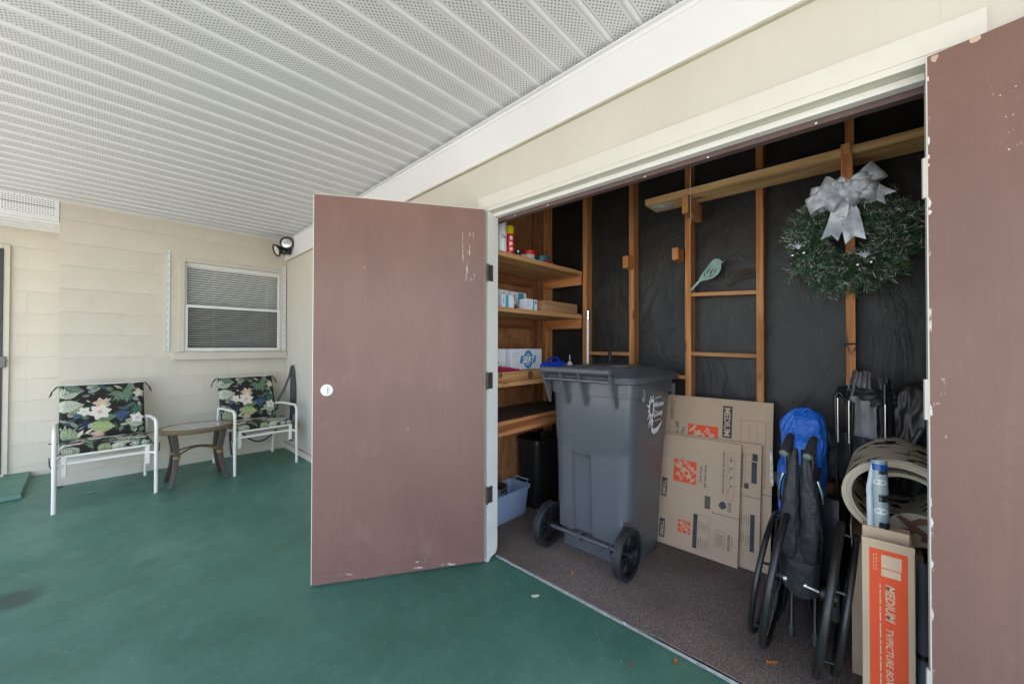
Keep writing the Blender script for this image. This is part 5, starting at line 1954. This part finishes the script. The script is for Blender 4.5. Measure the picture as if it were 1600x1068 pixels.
def tail(p0, p1, wd, seed, notch=.03):
    m = M()
    p0, p1 = Vector(p0), Vector(p1)
    dv = p1-p0
    sd = Vector((-1, 0, 0)).cross(dv).normalized()
    def fn(u, v):
        q = p0+dv*u+sd*(v-.5)*wd*(.55+.45*min(1, u*2.5))
        q += Vector((-1, 0, 0))*(.016*math.sin(u*7+seed)+.008*noise.noise((u*5, v*3, seed)))
        if u > .8:
            q += dv.normalized()*notch*(abs(v-.5)*2-.5)*(u-.8)/.2
        return q
    m.grid(fn, 26, 9)
    return m


tail(BC+Vector((-.012, 0, -.01)), BC+Vector((-.045, .055, -.215)), .068, .4).build('bow_tail', RIB, t, smooth=80)
tail(BC+Vector((-.016, 0, -.01)), BC+Vector((-.040, -.035, -.235)), .075, 2.0).build('bow_tail', RIB, t, smooth=80)
tail(BC+Vector((-.012, -.05, .02)), BC+Vector((-.03, -.150, -.052)), .062, 4.0).build('bow_tail', RIB, t, smooth=80)
for c0 in ((2.51, .262, 1.745), (2.51, .005, 1.66)):
    c = Vector(c0)
    for k in range(2):
        q = c+Vector((0, .022*(k-.5)*2, -.006*k))
        M().lathe([(.002, 0), (.011, .004), (.0135, .013), (.010, .021), (.003, .024)], q+Vector((0, 0, -.012)), (-.3, .4*(k-.5), -1), 12).build('bell', STEEL, t, smooth=60)
    for k in range(5):
        a = .5+.52*k
        M().tube([c+Vector((-.004, 0, .0)), c+Vector((-.014, -.012*math.cos(a), .014*math.sin(a)+.006)), c+Vector((-.010, -.034*math.cos(a), .032*math.sin(a)+.002*k))], [.0022, .0026, .0012], 5).build('tie', RIB, t)


# ------------------------------------------------------------------ bird cut-out, twigs
t = thing('bird_cutout', 'pale teal bird cut-out with leafy slots perched on a rung', 'ornament', (2.69, .74, 1.59))
outline = [(-.118, -.090), (-.104, -.096), (-.052, -.040), (-.038, -.036), (-.008, -.033), (.028, -.024), (.056, -.003), (.070, .024), (.072, .048), (.072, .056), (.073, .063), (.090, .070), (.073, .077), (.066, .088), (.050, .096), (.032, .094), (.016, .082), (-.002, .060), (-.030, .024), (-.052, -.008), (-.062, -.028)]
BO = Vector((2.682, .745, 1.695))
BIRD = plain('teal_wash', (.24, .37, .34), .7, .25, 25)
M().prism(outline, BO, U, Z_AX, (-.006, 0, 0)).build('body', BIRD, t, bevel=.0008)
SLOT = plain('slot_dark', (.022, .025, .023), .9)
def leafp(cx, cz, l_, w_, a):
    out = []
    for i in range(14):
        q = i/13
        out.append((q-.5, math.sin(math.pi*q)*.5))
    for i in range(12, 0, -1):
        q = i/13
        out.append((q-.5, -math.sin(math.pi*q)*.18))
    ca_, sa_ = math.cos(a), math.sin(a)
    return [(cx+x*l_*ca_-z*w_*sa_, cz+x*l_*sa_+z*w_*ca_) for x, z in out]
for q in ((-.004, .020, .048, .010, .9), (.018, .016, .050, .011, 1.15), (.040, .018, .040, .010, .85), (-.024, .000, .032, .009, 1.4), (.012, -.012, .038, .008, .35)):
    M().flat(leafp(*q), BO+Vector((-.0066, 0, 0)), U, Z_AX).build('slot', SLOT, t)
for pts in (((-.12, -.062), (-.06, -.058), (.0, -.078), (.05, -.070)), ((-.02, -.066), (.03, -.098), (.06, -.085)), ((-.09, -.06), (-.11, -.072))):
    M().tube([BO+Vector((.004+.002*i, -p[0], p[1])) for i, p in enumerate(pts)], .0014, 5).build('wire', BLACKM, t)
t = thing('twig_bunch', 'dry brown twigs stuck between two studs beside the bird', 'twigs', (2.72, .57, 1.66))
rr_ = random.Random(5)
for i in range(17):
    y0 = rr_.uniform(.50, .63)
    z0 = 1.655+(.63-y0)*.35+rr_.uniform(-.03, .03)
    l_ = rr_.uniform(.05, .13)
    a = rr_.uniform(.15, .75)
    p = Vector((2.742, y0, z0))
    M().tube([p, p+Vector((-.01, -l_*.5*math.cos(a), l_*.5*math.sin(a)+.005)), p+Vector((-.005, -l_*math.cos(a), l_*math.sin(a)))] if y0-l_ > .488 else [p, p+Vector((-.01, .03, -.015)), p+Vector((0, .07, -.02))], .0018, 5).build('twig', plain('twig_bark', (.09, .05, .04), .8, .3, 60) if i == 0 else bpy.data.materials['twig_bark'], t)

# ------------------------------------------------------------------ patio chairs
def paint(nu, nv, kind):
    """tropical print: leaves, fans and flowers on a near-black ground, evaluated per vertex"""
    u, v = np.meshgrid(np.linspace(0, 1, nu), np.linspace(0, 1, nv), indexing='ij')
    img = np.zeros((nu, nv, 3)) + np.array((.022, .019, .017))

    def put(mask, c):
        img[mask] = c

    def frame(cx, cy, a):
        dx, dy = (u-cx)*1.0, (v-cy)*.95
        return dx*math.cos(a)+dy*math.sin(a), -dx*math.sin(a)+dy*math.cos(a)

    def leaf(cx, cy, l, w, a, c, c2, veins=8):
        l, w = l*.86, w*.86
        x, y = frame(cx, cy, a)
        q = np.clip(x/l, 0, 1)
        hw = w*np.sin(np.pi*q**.8)
        m = (x > 0) & (x < l) & (np.abs(y) < hw)
        put(m, c)
        st = (np.sin((x/l*veins-np.abs(y)/w*1.6)*2*np.pi) > .35) & m
        put(st, c2)
        put(m & (np.abs(y) < w*.07), c2)

    def fan(cx, cy, r, a0, a1, n, c, c2):
        for i in range(n):
            a = a0+(a1-a0)*i/(n-1)
            leaf(cx, cy, r*(.85+.15*math.sin(i*2.3)), r*.10, a, c if i % 2 else c2, c2, 1)

    def flower(cx, cy, r, c, cc, n=5, a0=0.):
        for i in range(n):
            leaf(cx, cy, r, r*.34, a0+2*math.pi*i/n, c, tuple(k*.86 for k in c), 2)
        x, y = frame(cx, cy, 0)
        put(x*x+y*y < (r*.2)**2, cc)
    SAGE, PALE, LIME, NAVY, TEALC, DKG, CREAM, PEACH = (.16, .20, .145), (.44, .45, .35), (.27, .31, .13), (.03, .045, .085), (.06, .11, .105), (.045, .080, .045), (.66, .62, .54), (.54, .39, .30)
    rg = random.Random(11 if kind == 'back' else 23)
    for i in range(26):
        leaf(rg.random(), rg.random(), rg.uniform(.12, .24), rg.uniform(.02, .05), rg.uniform(0, 6.28), rg.choice([NAVY, TEALC, DKG, NAVY]), rg.choice([DKG, (.02, .03, .06), TEALC]), 5)
    for i in range(34):
        leaf(rg.random(), rg.random(), rg.uniform(.10, .20), rg.uniform(.02, .055), rg.uniform(0, 6.28), rg.choice([PALE, SAGE, (.14, .22, .13), (.22, .28, .22)]), rg.choice([SAGE, DKG, PALE]), 5)
    for i in range(5):
        fan(rg.random(), rg.random(), rg.uniform(.11, .17), rg.uniform(0, 3), rg.uniform(3.5, 6), 9, rg.choice([SAGE, PALE]), (.10, .17, .10))
    for i in range(22):
        leaf(rg.random(), rg.random(), rg.uniform(.05, .10), rg.uniform(.008, .016), rg.uniform(0, 6.28), rg.choice([CREAM, PALE, PALE]), SAGE, 2)
    if kind == 'back':
        leaf(-.02, .80, .34, .11, .35, PALE, SAGE)
        leaf(-.05, .60, .36, .12, .10, PALE, (.30, .35, .27))
        leaf(.05, .98, .28, .08, -.5, TEALC, SAGE)
        fan(.72, .80, .24, -3.4, .9, 13, SAGE, (.09, .16, .09))
        fan(.90, .46, .17, .3, 5.6, 11, (.07, .16, .11), DKG)
        leaf(.62, .36, .24, .09, .3, NAVY, (.06, .10, .2))
        leaf(.98, .18, .30, .10, 2.75, PALE, SAGE)
        fan(.05, .02, .30, -.2, 1.7, 11, PALE, (.20, .27, .15))
        leaf(.34, .22, .34, .13, -.12, LIME, (.33, .42, .20))
        leaf(.40, .34, .30, .08, .12, (.14, .22, .12), (.08, .14, .08))
        leaf(.15, .38, .18, .05, .9, (.10, .14, .22), NAVY)
        leaf(.20, .05, .16, .025, 1.1, CREAM, PALE, 3)
        leaf(.28, .10, .14, .02, .7, CREAM, PALE, 3)
        flower(.46, .63, .12, PEACH, (.6, .45, .2), 5, .5)
        flower(.45, .47, .17, CREAM, (.62, .33, .28), 6, .2)
        flower(.27, .50, .10, CREAM, (.6, .5, .3), 5, .9)
        flower(.90, .30, .12, CREAM, (.35, .4, .5), 5, .1)
        flower(.93, .78, .10, PALE, (.6, .5, .3), 5, .4)
        flower(.42, .06, .10, PEACH, (.6, .4, .3), 5, 0)
        leaf(.62, .95, .16, .02, -.6, PALE, SAGE, 3)
        leaf(.32, .88, .14, .02, -.9, (.25, .3, .4), NAVY, 3)
    else:
        for i in range(9):
            leaf(rg.random(), rg.random(), rg.uniform(.22, .36), rg.uniform(.05, .09), rg.uniform(0, 6.28), rg.choice([PALE, SAGE, LIME, PALE]), SAGE)
        for i in range(4):
            fan(rg.random(), rg.random(), .2, 0, 5.2, 10, SAGE, PALE)
        for i in range(7):
            flower(rg.random(), rg.random(), rg.uniform(.09, .13), rg.choice([CREAM, PEACH, CREAM]), (.5, .4, .25), 5, rg.random())
    return img


PRINT = mat_attr('tropical_print', .85, .15)


def cushion(name, org, du, dv, thick, kind, parent, nu=150, nv=120):
    """pillow: org = lower left of the front face, du along the width, dv up the face"""
    org, du, dv = Vector(org), Vector(du), Vector(dv)
    nr = du.cross(dv).normalized()
    img = paint(nu, nv, kind)
    vs, cols = [], []
    for side in (1, -1):
        for i in range(nu):
            for j in range(nv):
                u, v = i/(nu-1), j/(nv-1)
                e_ = min(1, min(u, 1-u)/.07)
                f_ = min(1, min(v, 1-v)/.08)
                puff = (1-(1-e_)**2)**.5*(1-(1-f_)**2)**.5
                tuft = 1-.22*math.exp(-((v-.5)/.05)**2)*.6
                wr = .10*noise.noise((u*5, v*4, 3 if kind == 'back' else 8))
                vs.append(org+du*u+dv*v+nr*(thick*.5*side*puff*(tuft+wr)))
                cols += [*img[i, j], 1]
    fs = []
    for s_ in (0, 1):
        b = s_*nu*nv
        for i in range(nu-1):
            for j in range(nv-1):
                q = (b+i*nv+j, b+(i+1)*nv+j, b+(i+1)*nv+j+1, b+i*nv+j+1)
                fs.append(q if s_ == 0 else q[::-1])
    me = bpy.data.meshes.new(name)
    me.from_pydata([tuple(q) for q in vs], [], fs)
    ca = me.color_attributes.new('print', 'FLOAT_COLOR', 'POINT')
    ca.data.foreach_set('color', cols)
    me.materials.append(PRINT)
    me.shade_smooth()
    o = bpy.data.objects.new(name, me)
    return link(o, parent)


def make_chair(label):
    """built at its own origin: x across, y from the front feet to the wall"""
    e = thing('patio_chair', label, 'chair', (0, 0, 0), 'white patio chairs')
    hw = .278
    for s_ in (-1, 1):
        x = s_*hw
        arm = []
        for i in range(9):
            a = math.pi/2*i/8
            arm.append((x, .06-.06*math.cos(a), .545+.06*math.sin(a)))
        M().tube([(x, -.008, .0), (x, 0, .30), (x, 0, .52)]+arm+[(x, .34, .60), (x*.97, .52, .585)], .0128, 14).build('leg', CHAIRW, e, smooth=60)
        M().tube([(x, .63, 0), (x, .60, .22), (x*.98, .54, .44), (x*.97, .52, .59)], .0122, 12).build('leg', CHAIRW, e, smooth=60)
        xs = s_*(hw-.048)
        M().tube([(xs, .035, .405), (xs, .30, .385), (xs, .50, .39), (xs, .545, .43), (xs, .60, .65), (xs, .655, .885)], .0135, 12).build('seat_rail', CHAIRW, e, smooth=60)
        M().box(xs-.014, xs+.014, .020, .05, .245, .41).build('stub', CHAIRW, e, bevel=.006)
        M().tube([(x, .005, .335), (xs, .03, .345)], .011, 10).build('link', CHAIRW, e, smooth=60)
        M().tube([(x, .60, .25), (xs, .50, .385)], .010, 10).build('link', CHAIRW, e, smooth=60)
    M().tube([(-(hw-.048), .035, .345), (hw-.048, .035, .345)], .0125, 12).build('crossbar', CHAIRW, e, smooth=60)
    M().tube([(-(hw-.048), .030, .402), (hw-.048, .030, .402)], .0115, 12).build('crossbar', CHAIRW, e, smooth=60)
    M().tube([(-(hw-.048), .655, .885), (hw-.048, .655, .885)], .0125, 12).build('top_bar', CHAIRW, e, smooth=60)
    M().tube([(-hw, .60, .25), (hw, .60, .25)], .010, 10).build('crossbar', CHAIRW, e, smooth=60)
    sg = M()
    sg.add([(-.225, .04, .398), (.225, .04, .398), (.225, .5, .384), (-.225, .5, .384), (.225, .65, .88), (-.225, .65, .88)], [(0, 1, 2, 3), (3, 2, 4, 5)])
    sg.build('sling', plain('white_sling', (.7, .68, .64), .7) if 'white_sling' not in bpy.data.materials else bpy.data.materials['white_sling'], e)
    cushion('seat_cushion', (-.255, .015, .432), (.51, 0, 0), (0, .50, -.008), .062, 'seat', e)
    b = cushion('back_cushion', (-.258, .475, .435), (.516, 0, 0), (0, .150, .455), .062, 'back', e)
    tie = plain('cushion_tie', (.03, .03, .026), .9) if 'cushion_tie' not in bpy.data.materials else bpy.data.materials['cushion_tie']
    for s_ in (-1, 1):
        for (zz, yy) in ((.875, .63), (.885, .64)):
            k = .03 if zz > .88 else .05
            M().tube([(s_*.25, yy, zz), (s_*.272, yy-.01, zz+.004), (s_*(.285+k*.3), yy-.012, zz-.03), (s_*(.29+k*.5), yy-.012, zz-.075)], .0034, 6).build('tie', tie, b, smooth=60)
        M().tube([(s_*.25, .45, .43), (s_*.282, .42, .44), (s_*.31, .40, .452)], .004, 6).build('tie', tie, e, smooth=60)
        M().tube([(s_*.25, .03, .43), (s_*.275, .012, .40), (s_*.302, .015, .41), (s_*.300, .02, .35), (s_*.285, .022, .32)], .0038, 6).build('tie', tie, e, smooth=60)
    return e


ch = make_chair('white patio chair with tropical cushions nearest the far left door')
ch.location = (.093, 4.412, FZ(4.5))
ch.rotation_euler = (0, 0, R(2.0))
c2 = copy_tree(ch)
c2['label'] = 'white patio chair with tropical cushions tucked in the corner under the window'
c2.location = (1.200, 4.452, FZ(4.5))
c2.rotation_euler = (0, 0, R(4.5))

# ------------------------------------------------------------------ side table
t = thing('side_table', 'small oval table with a glass top between the patio chairs', 'table', (.662, 4.55, FZ(4.5)))
tx, ty, tz = .660, 4.555, .495
ea, eb = .262, .205
g = M()
def rim(u, v):
    a, b_ = u*2*math.pi, v*2*math.pi
    rr = .021
    c = Vector((math.cos(a)*ea, math.sin(a)*eb, 0))
    n_ = Vector((math.cos(a)*eb, math.sin(a)*ea, 0)).normalized()
    k = math.copysign(abs(math.cos(b_))**.6, math.cos(b_))
    k2 = math.copysign(abs(math.sin(b_))**.6, math.sin(b_))
    return Vector((tx, ty, tz-.02))+c+n_*k*.018+Z_AX*k2*rr
g.grid(rim, 72, 14, cu=True, cv=True)
g.build('rim', WICKER, t, smooth=60)
GT = plain('pebbled_glass', (.34, .35, .31), .15, .15, 30, bump=.12, bsc=150)
M().prism([(math.cos(2*math.pi*i/64)*(ea-.008), math.sin(2*math.pi*i/64)*(eb-.008)) for i in range(64)], (tx, ty, tz-.008), X_AX, Y_AX, (0, 0, .006)).build('glass_top', GT, t)
for (fx, fy) in ((-1, -1), (1, -1), (-1, 1), (1, 1)):
    x0, y0 = tx+fx*.165, ty+fy*.115
    pts = [(x0+fx*.012, y0+fy*.008, tz-.035), (x0+fx*.0, y0, tz-.12), (x0-fx*.012, y0-fy*.010, tz-.22), (x0+fx*.0, y0+fy*.0, tz-.34), (x0+fx*.035, y0+fy*.03, FZ(4.5)+.001)]
    # curved flat leg: a swept rectangle
    m = M()
    rings = []
    for i, p in enumerate(pts):
        wdt = .024-.003*i*.5
        rings.append([(p[0]-wdt, p[1]-.014, p[2]), (p[0]+wdt, p[1]-.014, p[2]), (p[0]+wdt, p[1]+.014, p[2]), (p[0]-wdt, p[1]+.014, p[2])])
    lg = loft(rings).build('leg', DKBROWN, t, bevel=.005, seg=2)
    M().tube([(x0-fx*.012, y0-fy*.010, tz-.235), (x0-fx*.0115, y0-fy*.0095, tz-.255)], .0265, 12).build('wrap', plain('gold_wrap', (.24, .15, .06), .5) if 'gold_wrap' not in bpy.data.materials else bpy.data.materials['gold_wrap'], lg, smooth=60)
for s_ in (-1, 1):
    pts = []
    for i in range(13):
        q = i/12
        pts.append((tx-.155+.31*q, ty+s_*(.11-.085*math.sin(math.pi*q)), tz-.235+.045*math.sin(math.pi*q)))
    M().tube(pts, .0075, 8).build('stretcher', WICKER, t, smooth=60)

# ------------------------------------------------------------------ black strap hung in the corner
t = thing('hanging_strap', 'black strap hanging from a hook in the corner behind the chair', 'strap', (1.57, 4.95, .95))
M().tube([(1.5915, 4.90, 1.005), (1.565, 4.89, 1.002), (1.555, 4.885, 1.015)], .004, 8).build('hook', HINGE, t)
def ribbon(pts, wd, tk=.004):
    m = M()
    for i in range(len(pts)-1):
        pass
    rs = []
    for i, p in enumerate(pts):
        p = Vector(p)
        tg = (Vector(pts[min(i+1, len(pts)-1)])-Vector(pts[max(i-1, 0)])).normalized()
        sd = tg.cross(Vector((-.75, -.66, 0))).normalized()*wd/2
        nn = tg.cross(sd).normalized()*tk/2
        rs.append([p-sd-nn, p+sd-nn, p+sd+nn, p-sd+nn])
    return loft([[tuple(q) for q in r_] for r_ in rs])
ribbon([(1.562, 4.89, 1.00), (1.560, 4.89, .86), (1.561, 4.895, .70), (1.560, 4.90, .52), (1.559, 4.90, .30), (1.558, 4.905, .13)], .030, .008).build('strap', FABRIC, t)
ribbon([(1.556, 4.885, 1.0), (1.535, 4.89, .88), (1.49, 4.91, .74), (1.44, 4.94, .62), (1.42, 4.95, .5)], .022, .006).build('strap', FABRIC, t)
ribbon([(1.560, 4.89, .98), (1.568, 4.86, .84), (1.570, 4.84, .72), (1.569, 4.84, .6), (1.562, 4.87, .45)], .045, .006).build('strap', FABRIC, t)
pts = []
for i in range(16):
    q = i/15
    pts.append((1.43-.42*q, 4.95+.05*q, .42-.30*math.sin(math.pi*(.15+.75*q))+.12*q))
M().tube(pts, .008, 8).build('cord', BLACKP, t, smooth=60)
M().tube([(1.01, 5.0, .42), (1.0, 5.01, .25), (1.01, 5.0, .10), (1.02, 4.98, .03)], .008, 8).build('cord', FABRIC, t, smooth=60)
M().lathe([(.014, 0), (.018, .008), (.016, .05), (.008, .055)], (1.02, 4.98, .012), (0, 0, 1), 12).build('clip', CHROME, t, smooth=50)

# ------------------------------------------------------------------ fallen leaves
def dryleaf(label, x, y, z, l_, w_, a, mat, curl=.006):
    def fn(u, v):
        hw = w_*.5*math.sin(math.pi*min(max(u, .02), .98))**.8
        s_ = (v-.5)*2
        px_ = (u-.5)*l_
        py_ = s_*hw
        return (x+px_*math.cos(a)-py_*math.sin(a), y+px_*math.sin(a)+py_*math.cos(a), z+.0015+curl*(s_*s_)+curl*.8*(u-.5)**2*3)
    m = M()
    m.grid(fn, 13, 7)
    o = m.build('fallen_leaf', mat, smooth=80)
    so = o.modifiers.new('thick', 'SOLIDIFY')
    so.thickness = .0006
    return tag(o, label, 'leaf', 'fallen leaves')
PALEL = plain('pale_leaf', (.62, .52, .43), .7, .15, 90)
RUST = plain('rust_leaf', (.42, .14, .015), .7, .3, 90)
BROWNL = plain('brown_leaf', (.14, .075, .04), .7, .3, 90)
dryleaf('pale oval fallen leaf on the green floor near the closet threshold', 1.525, 1.24, FZ(1.24), .040, .020, -.72, PALEL)
dryleaf('dark brown fallen leaf on the green floor at the bottom', 1.46, .70, FZ(.7), .026, .012, -.8, BROWNL)
dryleaf('orange fallen leaf on the green floor by the carpet edge', 1.60, .572, FZ(.57), .026, .016, .5, RUST)
dryleaf('curled amber fallen leaf on the carpet in front of the bin', 1.80, 1.20, CF, .026, .020, .3, RUST, .010)
dryleaf('narrow rusty fallen leaf on the carpet before the wheelchair', 1.838, .283, CF, .045, .012, -.95, RUST)
dryleaf('pale green fallen leaf below the left patio chair', .0, 4.79, FZ(4.8), .06, .026, .1, plain('green_leaf', (.20, .30, .24), .7))
dryleaf('dark fallen leaf beside the green step', -.20, 5.15, FZ(5.1), .08, .035, .3, plain('black_leaf', (.02, .04, .03), .7))
sc = dryleaf('tiny white paper scrap on the threshold edge', 1.655, .82, FZ(.8)+.004, .016, .012, .9, PAPER, .004)
sc.name, sc['category'] = 'paper_scrap', 'scrap'
del sc['group']

# ------------------------------------------------------------------ grit and flakes swept about the floor
def grit(name, label, n, xr, yr, zf, mats, seed, near):
    rg = random.Random(seed)
    m = M()
    for i in range(n):
        x = rg.uniform(*xr)
        y = yr[0]+(yr[1]-yr[0])*rg.random()**near
        q = rg.uniform(.0008, .0026)
        a = rg.uniform(0, 6.28)
        z = zf(y)+.0008
        k = rg.uniform(.4, 1)
        m.add([(x+q*math.cos(a), y+q*math.sin(a), z), (x-q*k*math.sin(a), y+q*k*math.cos(a), z), (x-q*math.cos(a), y-q*math.sin(a), z), (x+q*k*math.sin(a), y-q*k*math.cos(a), z), (x, y, z+q*.6)],
              [(0, 1, 4), (1, 2, 4), (2, 3, 4), (3, 0, 4)])
    o = m.build(name, mats)
    o['kind'] = 'stuff'
    o['label'] = label
    o['category'] = 'grit'
grit('floor_grit', 'pale grit and paint flakes scattered over the green floor', 420, (-.3, 1.64), (.45, 5.0), FZ, plain('pale_grit', (.45, .48, .42), .8, .4, 90), 3, 1.6)
grit('dark_floor_grit', 'dark specks of dirt scattered over the green floor', 420, (-.3, 1.64), (.45, 5.1), FZ, plain('dark_grit', (.03, .03, .022), .8, .4, 90), 5, 1.4)
grit('carpet_grit', 'pale crumbs and lint on the closet carpet', 260, (1.68, 2.5), (-.05, 1.9), lambda y: CF, plain('lint', (.55, .48, .40), .9, .3, 90), 8, 1.1)
